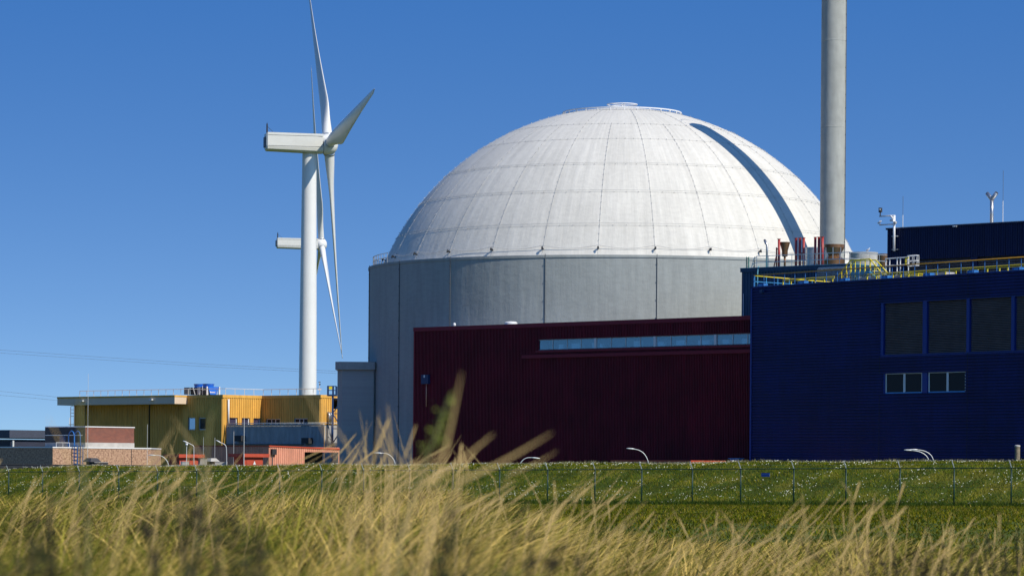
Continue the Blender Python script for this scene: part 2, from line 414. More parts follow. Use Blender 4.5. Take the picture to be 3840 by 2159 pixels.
b.inputs['Roughness'].default_value = 0.95; b.inputs['Specular IOR Level'].default_value = 0.1
tcn = nn('ShaderNodeTexCoord', t)
n1 = nn('ShaderNodeTexNoise', t); n1.inputs['Scale'].default_value = 0.35; n1.inputs['Detail'].default_value = 8; t.links.new(tcn.outputs['Object'], n1.inputs['Vector'])
cr = nn('ShaderNodeValToRGB', t); e = cr.color_ramp.elements
e[0].position = 0.35; e[0].color = (0.045, 0.062, 0.007, 1); e[1].position = 0.62; e[1].color = (0.14, 0.135, 0.018, 1)
x_ = e.new(0.5); x_.color = (0.062, 0.09, 0.012, 1)
t.links.new(n1.outputs[0], cr.inputs[0])
spg = nn('ShaderNodeSeparateXYZ', t); t.links.new(tcn.outputs['Object'], spg.inputs[0])
mrg = nn('ShaderNodeMapRange', t); mrg.inputs[1].default_value = 60; mrg.inputs[2].default_value = 95; t.links.new(spg.outputs[1], mrg.inputs[0])
mxg = nn('ShaderNodeMix', t, data_type='RGBA'); mxg.inputs[6].default_value = (0.045, 0.042, 0.014, 1)
t.links.new(mrg.outputs[0], mxg.inputs[0]); t.links.new(cr.outputs[0], mxg.inputs[7]); t.links.new(mxg.outputs[2], b.inputs['Base Color'])
n2 = nn('ShaderNodeTexNoise', t); n2.inputs['Scale'].default_value = 6; n2.inputs['Detail'].default_value = 6; t.links.new(tcn.outputs['Object'], n2.inputs['Vector'])
bp = nn('ShaderNodeBump', t); bp.inputs['Strength'].default_value = 0.8; bp.inputs['Distance'].default_value = 0.15
t.links.new(n2.outputs[0], bp.inputs['Height']); t.links.new(bp.outputs[0], b.inputs['Normal'])
g = bpy.data.objects.new("ground", me); me.materials.append(gmat); COL.objects.link(g); tag(g, kind="structure")

# ------------------------------------------------------------------ reactor building
DX, DY, RS, RC = 11.07, 351.6, 26.42, 25.95
ZC, ZR = 17.49, 27.3
dome = thing("reactor_building", "huge white domed reactor building on a round grey concrete drum", "reactor building", (DX, DY, ZP))
def zz(z): return z - ZP
m = MB(); m.lathe([(RC, 0), (RC, zz(ZR) - 0.25), (RC + 0.06, zz(ZR) - 0.25), (RC + 0.06, zz(ZR)), (RC - 0.3, zz(ZR)), (24.0, zz(ZR) - .02)], 180)
m.build("drum_wall", M_DRUM, dome)
prof = []
ph0 = math.asin((ZR - 0.05 - ZC) / RS)
for i in range(61):
    a = ph0 + (math.pi / 2 - ph0) * i / 60; prof.append((max(RS * math.cos(a), 0.001), ZC - ZP + RS * math.sin(a)))
m = MB(); m.lathe(prof, 180); m.build("dome_shell", M_DOME, dome)
def sph(phi, az, dr=0.0):
    r = RS + dr; return Vector((r * math.cos(phi) * math.sin(az), -r * math.cos(phi) * math.cos(az), ZC - ZP + r * math.sin(phi)))
AZ0 = R(5.9); NM = 28
phis = [R(p) for p in (23.4, 29.0, 37.8, 46.3, 56.1, 63.8)]
for k in range(NM):
    az = AZ0 + k * 2 * math.pi / NM
    top = R(76.5) if k % 2 == 0 else R(63.8)
    m = MB(); pts = [sph(R(22.2) + (top - R(22.2)) * i / 26, az, 0.05) for i in range(27)]
    m.tube(pts, 0.011, 4, False)
    for i in range(1, 27):
        p = pts[i]; q = sph(R(22.2) + (top - R(22.2)) * i / 26, az, 0.0)
        m.tube([q, q + (p - q).normalized() * 0.13], 0.028, 4)
    m.build("lightning_wire", M_WIREL, dome)
    h = MB(); q = sph(R(23.4), az); o_ = (q - Vector((0, 0, ZC - ZP))).normalized()
    h.tube([q - o_ * .05, q + o_ * 0.4], [0.07, 0.10], 6); h.tube([q + o_ * 0.4, q + o_ * 0.4 + Vector((0, 0, -.22))], 0.08, 6)
    h.build("wall_bracket", M_DARK, dome)
for p in phis[1:] + [R(76.5)]:
    m = MB()
    for off in ((0,) if p > R(50) else (0, R(0.55))):
        pts = [sph(p + off, 2 * math.pi * j / 168, 0.05) for j in range(169)]; m.tube(pts, 0.009, 4, False)
    for j in range(NM * 4):
        az = AZ0 + j * 2 * math.pi / NM / 4; q = sph(p, az); o_ = (sph(p, az, 1) - q); m.tube([q, q + o_ * 0.13], 0.024, 4)
    m.build("lightning_wire", M_WIREL, dome)
m = MB()      # slack lower wire hanging between the brackets
for k in range(NM):
    a0 = AZ0 + k * 2 * math.pi / NM; a1 = a0 + 2 * math.pi / NM
    m.tube([sph(R(23.9) - R(0.55) * math.sin(math.pi * j / 6), a0 + (a1 - a0) * j / 6, 0.12 + .2 * (1 - math.sin(math.pi * j / 6))) for j in range(7)], 0.022, 4, False)
m.build("slack_wire", M_WIREL, dome)
for a in (-59.4, -41.5, -18.0, 5.8, 27.8, 52, 78, -82):
    m = MB(); p = Vector((math.sin(R(a)) * (RC + .05), -math.cos(R(a)) * (RC + .05), 0))
    m.tube([p, p + Vector((0, 0, zz(ZR) + 0.1))], 0.035, 4, False)
    for j in range(14): m.tube([p + Vector((0, 0, 1 + j * 1.7)), p * 1.003 + Vector((0, 0, 1 + j * 1.7))], 0.06, 4)
    m.build("drum_joint", M_WIRE, dome)
zt = ZC - ZP + math.sqrt(RS ** 2 - 6.0 ** 2)
m = MB(); m.lathe([(6.02, zt + .20), (6.14, zt + .20), (6.14, zt + .31), (6.02, zt + .31), (6.02, zt + .20)], 72)
for j in range(28):
    a = 2 * math.pi * j / 28; m.tube([(6.1 * math.sin(a), -6.1 * math.cos(a), zt - .1), (6.08 * math.sin(a), -6.08 * math.cos(a), zt + .22)], .07, 5)
m.build("crown_ring", M_WHITE, dome)
ztop = ZC - ZP + RS
m = MB(); zw = W(2333, 393, DY).z - ZP
m.tube([(1.55 * math.sin(a), -1.55 * math.cos(a), zw) for a in [2 * math.pi * j / 36 for j in range(37)]], 0.055, 6, False)
for j in range(5):
    a = 2 * math.pi * j / 5 + .3; m.tube([(0, 0, zw), (1.55 * math.sin(a), -1.55 * math.cos(a), zw)], 0.035, 5)
m.tube([(0, 0, ztop), (0, 0, zw + .08)], 0.07, 8)
m.build("crown_wheel", M_WHITE, dome)
m = MB()
for zo in (0.55, 1.0): m.lathe([(25.5, zz(ZR) + zo), (25.56, zz(ZR) + zo + .05), (25.5, zz(ZR) + zo + .07), (25.5, zz(ZR) + zo)], 40, a0=-115, a1=-68)
for j in range(20):
    a = R(-115 + j * 2.45); m.tube([(25.5 * math.sin(a), -25.5 * math.cos(a), zz(ZR)), (25.5 * math.sin(a), -25.5 * math.cos(a), zz(ZR) + 1.05)], .03, 4)
m.build("rim_railing", M_GALV, dome)

# concrete annex hugging the drum on its left
AD = 344.0
pl_, pr_ = W(1264, 1500, AD), W(1393, 1500, AD); zt_ = W(1330, 1356, AD).z; zc_ = W(1300, 1385, AD).z
ann = thing("stair_annex", "narrow grey concrete annex hugging the left flank of the round drum", "annex", (pl_.x, AD, ZP))
wd = pr_.x - pl_.x
m = MB(); m.prism([(0.5, 0), (wd + .2, 0), (wd + 2.5, 5.5), (0.0, 5.5), (0, .5)], 0, zc_ - ZP); m.build("wall", M_DRUM, ann)
m = MB(); m.prism([(0.3, -.25), (wd + .3, -.25), (wd + 2.5, 5.7), (-.22, 5.7), (-.22, .3)], zc_ - ZP + .002, zt_ - ZP); m.build("roof_parapet", M_DRUM, ann)

# ------------------------------------------------------------------ chimney stack
ck = thing("chimney_stack", "tall slender pale concrete chimney beside the dome, its top out of frame", "chimney", (31.03, 332.3, ZP))
CH = 55.6 - ZP
m = MB(); m.lathe([(1.28, 0), (1.235, 18), (1.22, CH - 1), (1.28, CH - 1), (1.28, CH), (1.0, CH), (1.0, CH - 3)], 48)
m.build("shaft", M_STACK, ck)
for k in range(5):
    z = 20 + k * 8.4; m = MB(); m.lathe([(1.225, z), (1.238, z + .02), (1.238, z + .08), (1.225, z + .1)], 48); m.build("joint_ring", M_STACK, ck)
m = MB(); a = R(62); x, y = 1.3 * math.sin(a), -1.3 * math.cos(a)
m.tube([(x, y, 0), (x, y, CH)], 0.03, 4, False)
for k in range(40): m.tube([(x * .96, y * .96, 1 + k * 1.3), (x * 1.02, y * 1.02, 1 + k * 1.3)], .045, 4)
m.build("earth_cable", M_WIRE, ck)

# ------------------------------------------------------------------ wine red hall
fr, L, H = facade((1555, 1228), (2812, 1183), dr=302.0)
FRED = fr
red = thing("red_hall", "wine red ribbed metal hall with one long strip of windows", "industrial hall", (fr.o.x, fr.o.y, ZP), fr.th)
fr.o.z = ZP; Hh = H - ZP; LX = L + 5
wx0, wzt = fr.pl(2023, 1274); _, wzb = fr.pl(2023, 1311); wx1 = L + 4.2
holes = [(wx0, wx1, wzb, wzt)]
m = MB(); m.corr((0, 0), (LX, 0), 0, Hh - .38, 0.20, 0.08, holes=holes)
m.add([(0, 0, 0), (0, 6, 0), (0, 6, Hh - .1), (0, 0, Hh - .1)], [(0, 3, 2, 1)])
m.add([(LX, 0, 0), (LX, 6, 0), (LX, 6, Hh - .1), (LX, 0, Hh - .1)], [(0, 1, 2, 3)])
m.add([(0, 6, 0), (LX, 6, 0), (LX, 6, Hh - .1), (0, 6, Hh - .1)], [(0, 3, 2, 1)])
m.build("wall", M_RED, red)
m = MB(); m.box(-.06, LX, -.13, .2, Hh - .38, Hh); m.build("parapet_trim", M_REDT, red)
m = MB(); m.box(-.03, .14, -.10, -.082, 0, Hh - .39); m.build("corner_trim", M_REDT, red)
m = MB(); m.box(0.01, LX, .2, 6, Hh - .2, Hh - .1); m.build("roof", M_ROOF, red)
lx0, lz = fr.pl(1962, 1338)
m = MB(); m.box(lx0, LX, -.25, -.085, lz - .16, lz + .16); m.build("ledge", M_REDT, red)
m = MB(); m.box(wx0 - .35, LX, -.15, -.086, wzb - .26, wzb - .08); m.build("window_sill", M_REDT, red)
# window strip: bays of panes with white posts between them
win = MB().box(wx0 - .04, wx1, -.03, .12, wzt - .05, wzt + .03).box(wx0 - .04, wx1, -.03, .12, wzb - .07, wzb + .02).build("window_strip", M_GREYC, red)
posts_px = [2233, 2456, 2683]
pan_px = [2024, 2073, 2127, 2179, 2230, 2238, 2292, 2346, 2401, 2452, 2462, 2516, 2573, 2628, 2680, 2690, 2748, 2803, 2830]
for p in posts_px:
    x, _ = fr.pl(p, 1280); MB().box(x - .13, x + .13, -.05, .14, wzb - .02, wzt - .0).build("mullion", M_WHITE, win)
for a_, b_ in zip(pan_px[:-1], pan_px[1:]):
    if b_ - a_ < 20: continue
    x0, _ = fr.pl(a_, 1280); x1, _ = fr.pl(b_, 1280)
    MB().box(x0 + .035, x1 - .035, .03, .045, wzb + .02, wzt - .05).build("pane", M_GLASS, win)
    MB().box(x1 - .035, x1 + .035, -.01, .1, wzb + .02, wzt - .05).build("frame_bar", M_LAMP, win)
m = MB(); m.box(wx0, wx1, 1.2, 1.3, wzb - .1, wzt); m.box(wx0, wx1, .12, 1.2, wzb - .12, wzb - .02); m.box(wx0, wx1, .12, 1.2, wzt + .0, wzt + .1); m.box(wx0 - .1, wx0, .12, 1.2, wzb, wzt)
m.build("room_lining", mat("pale_blue_room", (0.22, 0.42, 0.52), 0.8, var=.1), red)
m = MB()
for a_, b_, hh in ((2092, 2108, .5), (2140, 2172, .55), (2217, 2229, .55), (2246, 2256, .45), (2373, 2396, .6), (2465, 2486, .45), (2532, 2564, .55), (2614, 2624, .5), (2630, 2655, .5), (2706, 2731, .5), (2779, 2801, .55)):
    x0, _ = fr.pl(a_, 1290); x1, _ = fr.pl(b_, 1290); m.box(x0, x1, .12, .5, wzb - .02, wzb + hh * (wzt - wzb))
m.build("cabinet_row", mat("pale_cabinet", (0.75, 0.85, 0.88), 0.6), red)
x, z1 = fr.pl(1589, 1405); x2, z2 = fr.pl(1615, 1439)
ab = MB().box(x, x2, -.35, -.055, z2, z1).build("alarm_box", mat("dull_blue_box", (0.006, 0.03, 0.10), .5), red)
MB().box((x + x2) / 2 - .12, (x + x2) / 2 + .05, -.37, -.352, z1 - .28, z1 - .03).build("sticker", M_WHITE, ab)
m = MB(); xm = (x + x2) / 2 + .05; _, z3 = fr.pl(1604, 1524); m.tube([(xm, -.14, z3), (xm, -.14, z2)], .06, 6); m.build("conduit", M_SALM, red)
x, z = fr.pl(1704, 1217, .8); m = MB(); m.lathe([(0.01, .18), (.10, .15), (.15, .05), (.14, -.08), (.06, -.16), (.05, -.5)], 16, (x, .8, z)); m.build("roof_lamp_globe", M_WHITE, red)
x, z = fr.pl(1916, 1210, 1.2); m = MB(); m.lathe([(0.01, .14), (.5, .1), (.62, 0), (.6, -.5)], 24, (x, 1.2, z)); m.build("roof_dome_vent", M_WHITE, red)

# ------------------------------------------------------------------ blue hall
fb, L, H = facade((2820, 1077), (3840, 1013), dr=271.0)
fb.o.z = ZP; Hh = H - ZP; LX = L + 9; FBL = L; HB = Hh
blue = thing("blue_hall", "royal blue hall with horizontal ribs, louvre bays and two windows", "industrial hall", (fb.o.x, fb.o.y, ZP), fb.th)
bays = [((3316, 1137), (3461, 1328)), ((3479, 1130), (3625, 1323)), ((3639, 1124), (3793, 1319)), ((3808, 1119), (3962, 1315))]
wins = [((3321, 1404), (3457, 1471)), ((3482, 1401), (3620, 1468))]
bx0, bzt = fb.pl(3304, 1131); bx1, bzb = fb.pl(3970, 1331)
_, bzt = fb.pl(3390, 1132); _, bzb = fb.pl(3390, 1329)
vx0, vzt = fb.pl(3314, 1401); vx1, _ = fb.pl(3622, 1397); _, vzb = fb.pl(3390, 1474)
m = MB(); m.corr((0, 0), (LX, 0), 0, Hh - .12, 0.25, 0.10, horiz=True, holes=[(bx0, bx1, bzb, bzt), (vx0, vx1, vzb, vzt)])
m.add([(0, 0, 0), (0, 12, 0), (0, 12, Hh - .1), (0, 0, Hh - .1)], [(0, 3, 2, 1)])
m.add([(LX, 0, 0), (LX, 12, 0), (LX, 12, Hh - .1), (LX, 0, Hh - .1)], [(0, 1, 2, 3)])
m.add([(0, 12, 0), (LX, 12, 0), (LX, 12, Hh - .1), (0, 12, Hh - .1)], [(0, 3, 2, 1)])
m.build("wall", M_BLUE, blue)
m = MB(); m.box(-.05, LX, -.13, .25, Hh - .12, Hh + .02); m.build("parapet_trim", M_BLUE, blue)
m = MB(); m.box(-.04, .18, -.13, -.103, 0, Hh - .125); m.build("corner_trim", M_BLUET, blue)
m = MB(); m.box(0.01, LX, .25, 12, Hh - .35, Hh - .2); m.build("roof", M_ROOF, blue)
for p in (3302, 3632):
    x, _ = fb.pl(p, 1300)
    for za, zb in ((0, vzb - .1), (vzt + .05 if p < 3500 else vzt - 2, bzb - .05), (bzt + .05, Hh - .13)): MB().box(x - .03, x + .03, -.11, -.102, za, zb).build("panel_joint", M_DARK, blue)
m = MB(); m.box(bx0, bx1, .32, .4, bzb, bzt); m.box(vx0, vx1, .3, .4, vzb, vzt); m.build("recess_back", M_DARK, blue)
m = MB(); m.box(bx0, bx1, -.06, .3, bzb - .13, bzb + .03); m.box(bx0, bx1, -.06, .3, bzt - .03, bzt + .03); m.build("bay_frame", M_BLUET, blue)
bxs = []
for (a_, b_) in bays:
    x0, _ = fb.pl(a_[0], 1230); x1, _ = fb.pl(b_[0], 1230); bxs.append((x0, x1))
for i, (x0, x1) in enumerate(bxs):
    m = MB(); z = bzb + .06
    while z < bzt - .08:
        m.add([(x0, .06, z), (x1, .06, z), (x1, .2, z + .09), (x0, .2, z + .09), (x0, .075, z - .01), (x1, .075, z - .01)], [(0, 1, 2, 3), (0, 4, 5, 1)]); z += .14
    m.build("louvre", M_LOUV, blue)
    xa = bxs[i - 1][1] if i else bx0
    MB().box(xa, x0 - .08, -.04, .3, bzb + .031, bzt - .031).build("bay_post", M_BLUET, blue)
for (a_, b_) in wins:
    x0, _ = fb.pl(a_[0], 1440); x1, _ = fb.pl(b_[0], 1440); xm = x0 + (x1 - x0) * .52; e = .09
    wf = MB().box(x0, x0 + e, .0, .15, vzb + .1, vzt).box(x1 - e * .5, x1, .0, .15, vzb + .1, vzt).box(xm - .12, xm + .1, -.01, .15, vzb + .1, vzt).box(x0, x1 - .045, .002, .148, vzt - .05, vzt - .002).build("window_frame", M_WHITE, blue)
    MB().box(x0, x1, -.02, .2, vzb, vzb + .1).build("sill", M_SBLUE, wf)
    for xa, xb in ((x0 + e, xm - .12), (xm + .1, x1 - .045)):
        MB().box(xa, xb, .06, .08, vzb + .1, vzt - .04).build("pane", M_GLDK, wf)
xa, _ = fb.pl(3459, 1440); xb, _ = fb.pl(3479, 1440); MB().box(xa, xb, -.04, .3, vzb, vzt).build("window_post", M_BLUET, blue)
MB().box(vx0, fb.pl(3319, 1440)[0], -.04, .3, vzb, vzt).build("window_post", M_BLUET, blue)
x, z = fb.pl(2863, 1092); MB().box(x - .12, x + .2, -.35, -.056, z - .12, z + .12).build("wall_sensor", M_DBLUE, blue)

# roof walkway railing on the blue hall
rail = thing("walkway_railing", "ochre topped railing with blue posts along the blue hall's roof edge", "railing", (fb.o.x, fb.o.y, HB + ZP), fb.th)
fbr = Frame(fb.o.x, fb.o.y, fb.th, HB + ZP)
m = MB(); m.tube([(.1, .12, 1.05), (LX - .1, .12, 1.05)], .055, 6); m.build("top_rail", M_ORAIL, rail)
m = MB(); m.tube([(.1, .12, .55), (LX - .1, .12, .55)], .02, 4); m.tube([(.1, .12, .04), (LX - .1, .12, .04)], .03, 4); m.build("middle_rail", M_DBLUE, rail)
x = .1
while x < LX:
    MB().tube([(x, .12, 0), (x, .12, 1.0)], .032, 5).build("post", M_BPOST, rail); x += 1.42
rl = thing("end_railing", "bright yellow railing along the near left end of the blue hall's roof", "railing", (fb.o.x, fb.o.y, HB + ZP), fb.th)
m = MB(); m.tube([(.12, .2, 1.0), (.12, 11, .72)], .05, 6); m.build("top_rail", M_YRAIL, rl)
m = MB(); m.tube([(.12, .2, .5), (.12, 11, .35)], .03, 5); m.build("middle_rail", M_SBLUE, rl)
for k in range(9): MB().tube([(.12, .2 + k * 1.3, 0), (.12, .2 + k * 1.3, 1 - k * .03)], .035, 5).build("post", M_SBLUE, rl)
ri = thing("inner_railing", "low yellow double rail running behind the ochre railing", "railing", (fb.o.x, fb.o.y, HB + ZP), fb.th)
for a_, b_ in ((2.2, 9.2), (13.5, LX - .5)):
    m = MB(); m.tube([(a_, 1.7, .62), (b_, 1.7, .62)], .04, 5); m.tube([(a_, 1.7, .48), (b_, 1.7, .48)], .03, 5); m.build("top_rail", M_YRAIL, ri)
    x = a_
    while x < b_: MB().box(x - .05, x + .05, 1.66, 1.74, -.1, .5).build("post", M_YRAIL, ri); x += .95 + .5 * random.random()
# step-over bridge
br = thing("stepover_bridge", "yellow railed step-over stair bridge standing on the blue hall roof", "stair bridge", (fb.o.x, fb.o.y, HB + ZP), fb.th)
def rp(px, py, y): v = fbr.P(px, py, y); return (v.x, v.y, v.z)
near = [rp(3139, 1040, 3), rp(3189, 976, 3), rp(3262, 970.5, 3), rp(3310, 1028, 3)]
far = [rp(3160, 1040, 4.4), rp(3206, 978, 4.4), rp(3285, 975, 4.4), rp(3330, 1025, 4.4)]
for pts in (near, far):
    m = MB(); m.tube(pts, .05, 6); m.build("handrail", M_YRAIL, br)
    for fpos in (0.02, .25, .5, .75, 1.0):
        a_, b_ = Vector(pts[1]), Vector(pts[2]); p = a_.lerp(b_, fpos)
        MB().tube([p, p - Vector((0, 0, 1.35))], .035, 5).build("baluster", M_YRAIL, br)
    for fpos in (.35, .7):
        a_, b_ = Vector(pts[2]), Vector(pts[3]); p = a_.lerp(b_, fpos); MB().tube([p, p - Vector((0, 0, 1.0))], .035, 5).build("baluster", M_YRAIL, br)
        a_, b_ = Vector(pts[0]), Vector(pts[1]); p = a_.lerp(b_, fpos); MB().tube([p, p - Vector((0, 0, .6))], .035, 5).build("baluster", M_YRAIL, br)
pz = near[1][2] - 1.0
MB().box(near[1][0], near[2][0], 3, 4.4, pz - .32, pz).build("platform", M_TEALT, br)
m = MB()
for k in range(5):
    t0 = k / 5; x = near[2][0] + (near[3][0] - near[2][0]) * t0; z = pz - (pz + .1) * t0; m.box(x, x + .3, 3.02, 4.38, z - .05, z)
    x = near[1][0] - (near[1][0] - near[0][0]) * t0; m.box(x - .3, x, 3.02, 4.38, z - .05, z)
m.build("steps", M_GALV, br)
m = MB(); m.tube([(near[2][0], 3, pz - .1), (near[3][0] + .2, 3, -.2)], .1, 4); m.build("stringer", M_TEALT, br)
# white guard frame with ladder cage
wfz = thing("ladder_cage", "white guard rails ending in a round ladder cage on the blue roof", "guard rail", (fb.o.x, fb.o.y, HB + ZP), fb.th)
y = 5.0
x0, z0 = fbr.pl(3322, 967, y); x1, z1 = fbr.pl(3407, 963, y); _, zl = fbr.pl(3322, 1016, y)
m = MB(); zt2 = (z0 + z1) / 2 - .05
for z in (zt2, zt2 - .62, zt2 - 1.2): m.tube([(x0, y, z), (x1, y, z)], .055, 5)
m.build("rail", M_WHITE, wfz)
for fpos in (0, .17, .5, .64, 1.0):
    x = x0 + (x1 - x0) * fpos; MB().tube([(x, y, zl - .3), (x, y, zt2 + .05)], .055, 5).build("post", M_WHITE, wfz)
x2, _ = fbr.pl(3442, 963, y); rc = (x2 - x1) / 2; xc = (x1 + x2) / 2
m = MB()
for z in (zt2 + .1, zt2 - .35, zt2 - .75): m.tube([(xc + rc * math.cos(a), y + .4 * math.sin(a), z) for a in [2 * math.pi * j / 16 for j in range(17)]], .035, 5, False)
for j in range(8):
    a = 2 * math.pi * j / 8; m.tube([(xc + rc * math.cos(a), y + .4 * math.sin(a), zt2 + .1), (xc + rc * math.cos(a), y + .4 * math.sin(a), zt2 - .75)], .025, 4)
m.build("cage", M_WHITE, wfz)
MB().box(x1 + .02, x1 + .14, y - .42, y - .36, zt2 - .7, zt2 - .05).box(x1 + .02, x1 + .45, y - .42, y - .36, zt2 - .14, zt2 - .02).build("gate", M_YRAIL, wfz)
# row of small blue fan boxes behind the roof edge
names = ["leftmost of the small blue boxes on the roof edge of the blue hall", "small blue roof-edge box under the left arm of the yellow end railing",
         "small blue roof-edge box left of the yellow step-over bridge", "small blue roof-edge box at the right foot of the step-over bridge",
         "small blue roof-edge box right of the white ladder cage", "second small blue roof-edge box from the right picture edge", "small blue roof-edge box nearest the right picture edge"]
proto = None
for p, lab in zip((2860, 3012, 3167, 3324, 3483, 3648, 3818), names):
    x, _ = fbr.pl(p, 1050, .7)
    if proto is None:
        t_ = thing("roof_fan_box", lab, "fan box", (0, 0, 0), fb.th, "small blue fan boxes along the roof edge")
        MB().box(-.42, .42, -.25, .25, 0, .32).build("casing", M_BPOST, t_)
        MB().box(-.2, .25, -.275, -.252, .06, .24).build("face_plate", M_SBLUE, t_)
        MB().tube([(-.42, 0, .2), (-.6, 0, .2), (-.6, 0, 0)], .07, 6).build("pipe_elbow", M_BPOST, t_)
        proto = t_
    else: t_ = copy_tree(proto); t_["label"] = lab
    t_.location = fbr.world(x, .7, 0.0)
yp = thing("roof_pipes", "pair of yellow pipes lying on the roof right of the step-over bridge", "pipes", (fb.o.x, fb.o.y, HB + ZP), fb.th)
for y, dz in ((3.2, .35), (3.8, .6)):
    a_, b_ = fbr.pl(3345, 1030, y)[0], fbr.pl(3490, 1030, y)[0]
    MB().tube([(a_, y + 1.5, dz + .25), (b_, y, dz - .2)], .09, 8).build("pipe", M_YRAIL, yp)
dk = thing("roof_duct", "long pale grey duct lying on the roof behind the yellow pipes", "duct", (fb.o.x, fb.o.y, HB + ZP), fb.th)
a_, b_ = fbr.pl(3235, 1030, 6)[0], fbr.pl(3560, 1030, 6)[0]
m = MB(); m.box(a_, b_, 5.6, 6.6, .25, .75); m.build("duct_body", M_GREYC, dk)
m = MB()
for k in range(8): m.box(a_ + k * 1.2, a_ + k * 1.2 + .06, 5.57, 6.63, .22, .78)
m.build("duct_flange", M_GALV, dk)
m = MB()
for k in range(4): m.box(a_ + .5 + k * 3, a_ + .6 + k * 3, 5.7, 6.5, -.2, .25)
m.build("support", M_GALV, dk)

# ------------------------------------------------------------------ teal block behind the blue hall
ft, L, H = facade((2782, 1005), (3187, 988), dr=308.0)
ft.o.z = ZP; Hh = H - ZP; TL = L
teal = thing("teal_block", "teal blue ribbed rooftop block carrying vents between dome and blue hall", "building", (ft.o.x, ft.o.y, ZP), ft.th)
m = MB(); m.corr((0, 0), (L, 0), 0, Hh - .4, .35, .06); m.corr((L, 0), (L, 13), 0, Hh - .4, .35, .06)
m.add([(0, 0, 0), (0, 13, 0), (0, 13, Hh - .1), (0, 0, Hh - .1)], [(0, 3, 2, 1)]); m.add([(0, 13, 0), (L, 13, 0), (L, 13, Hh - .1), (0, 13, Hh - .1)], [(0, 3, 2, 1)])
m.build("wall", M_TEAL, teal)
m = MB(); m.box(-.1, L + .1, -.12, 13, Hh - .4, Hh - .05); m.build("fascia", M_TEAL, teal)
m = MB(); m.box(-.14, L + .14, -.16, 13.05, Hh - .048, Hh); m.build("roof_edge", M_TEALT, teal)
x, _ = ft.pl(2846, 1020); m = MB(); m.tube([(x, -.2, 4), (x, -.2, Hh - .5), (x, -.05, Hh + .1)], .06, 6); m.build("downpipe", M_TEALT, teal)
x, z = ft.pl(2784, 1183); m = MB(); m.tube([(.35, -.2, z - 1), (.35, -.2, z + 2.0)], .03, 5); m.build("pale_pipe", M_WHITE, teal)
xa, za = ft.pl(3068, 1008, -.4); xb, zb = ft.pl(3186, 1062, -.4); _, zb = ft.pl(3070, 1066, -.4)
m = MB()
n_ = 26
for k in range(n_ + 1): x = xa + (xb - xa) * k / n_; m.box(x - .015, x + .015, -.46, -.43, zb, za)
for k in range(11): z = zb + (za - zb) * k / 10; m.box(xa, xb, -.49, -.462, z - .015, z + .015)
m.box(xa, xb, -.4, -.13, za, za + .12)
m.build("grating_screen", M_GALV, teal)
m = MB(); m.box(xa, xb, -.35, -.13, zb, za - .4); m.build("screen_opening", M_DARK, teal)
ftr = Frame(ft.o.x, ft.o.y, ft.th, Hh + ZP)
tr = thing("rooftop_railing", "thin grey two-bar railing around the teal block's roof", "railing", (ft.o.x, ft.o.y, Hh + ZP), ft.th)
for z in (1.05, .48):
    m = MB(); m.tube([(.9, .3, 0 if z > 1 else .2), (1.15, .3, z * .8), (1.5, .3, z), (L - .2, .3, z), (L - .2, 12.5, z)], .035, 5); m.build("rail", M_GALV, tr)
x = 1.5
while x < L - .3: MB().tube([(x, .3, 0), (x, .3, 1.05)], .028, 4).build("post", M_GALV, tr); x += 1.35
for k in range(9): MB().tube([(L - .2, .3 + 1.5 * k, 0), (L - .2, .3 + 1.5 * k, 1.05)], .028, 4).build("post", M_GALV, tr)
def rooft(px, y): x, _ = ftr.pl(px, 960, y); return ftr.world(x, y, 0), x
def hz(py, y, px): return ftr.pl(px, py, y)[1]
# bent vent
p, _ = rooft(2876, 2.0); vb = thing("bent_vent_pipe", "thin steel vent pipe with a slanted bent mouth at the roof's left end", "vent pipe", p, ft.th)
h = hz(917, 2, 2876); m = MB(); m.tube([(0, 0, 0), (0, 0, h), (-.12, 0, h + .12), (-.28, 0, h + .42)], [.11, .11, .13, .12], 10); m.build("pipe", M_STEEL, vb)
m = MB(); m.tube([(-.285, 0, h + .43), (-.30, 0, h + .46)], [.10, .10], 10); m.build("mouth", M_DARK, vb)
# red vent pipes
labs = ["single dark red vent pipe with a slanting brace left of the funnel", "left pipe of the left trio of oxide red vent pipes", "middle pipe of the left trio of oxide red vent pipes",
        "right pipe of the left trio of oxide red vent pipes", "left pipe of the right trio of red vent pipes beside the chimney", "middle pipe of the right trio of red vent pipes beside the chimney",
        "right pipe of the right trio of red vent pipes beside the chimney"]
pp = None
for px, lab in zip((2921, 2985, 2999.5, 3013.5, 3057, 3070.5, 3084), labs):
    p, _ = rooft(px, 3.0); h = hz(897, 3, px)
    if pp is None:
        t_ = thing("red_vent_pipe", lab, "vent pipe", p, ft.th, "oxide red vent pipes on the teal roof")
        MB().tube([(0, 0, 0), (0, 0, h)], .12, 12).build("pipe", M_PIPE, t_); MB().lathe([(.01, h + .04), (.17, h + .04), (.17, h), (.12, h)], 14).build("flange", M_PIPE, t_)
        pp = t_
    else: t_ = copy_tree(pp); t_["label"] = lab; t_.location = p
p, _ = rooft(2912, 3.0); br2 = thing("pipe_brace", "red slanting brace and thin side pipe left of the single red vent pipe", "pipe brace", p, ft.th)
MB().tube([(0, 0, 0), (0, 0, 2.0)], .07, 8).build("side_pipe", M_PIPE, br2); MB().tube([(-.35, 0, 0), (0.02, 0, 1.35)], .06, 6).build("brace", M_PIPE, br2); MB().tube([(0, 0, 1.85), (.2, 0, 1.85)], .06, 6).build("clamp", M_PIPE, br2)
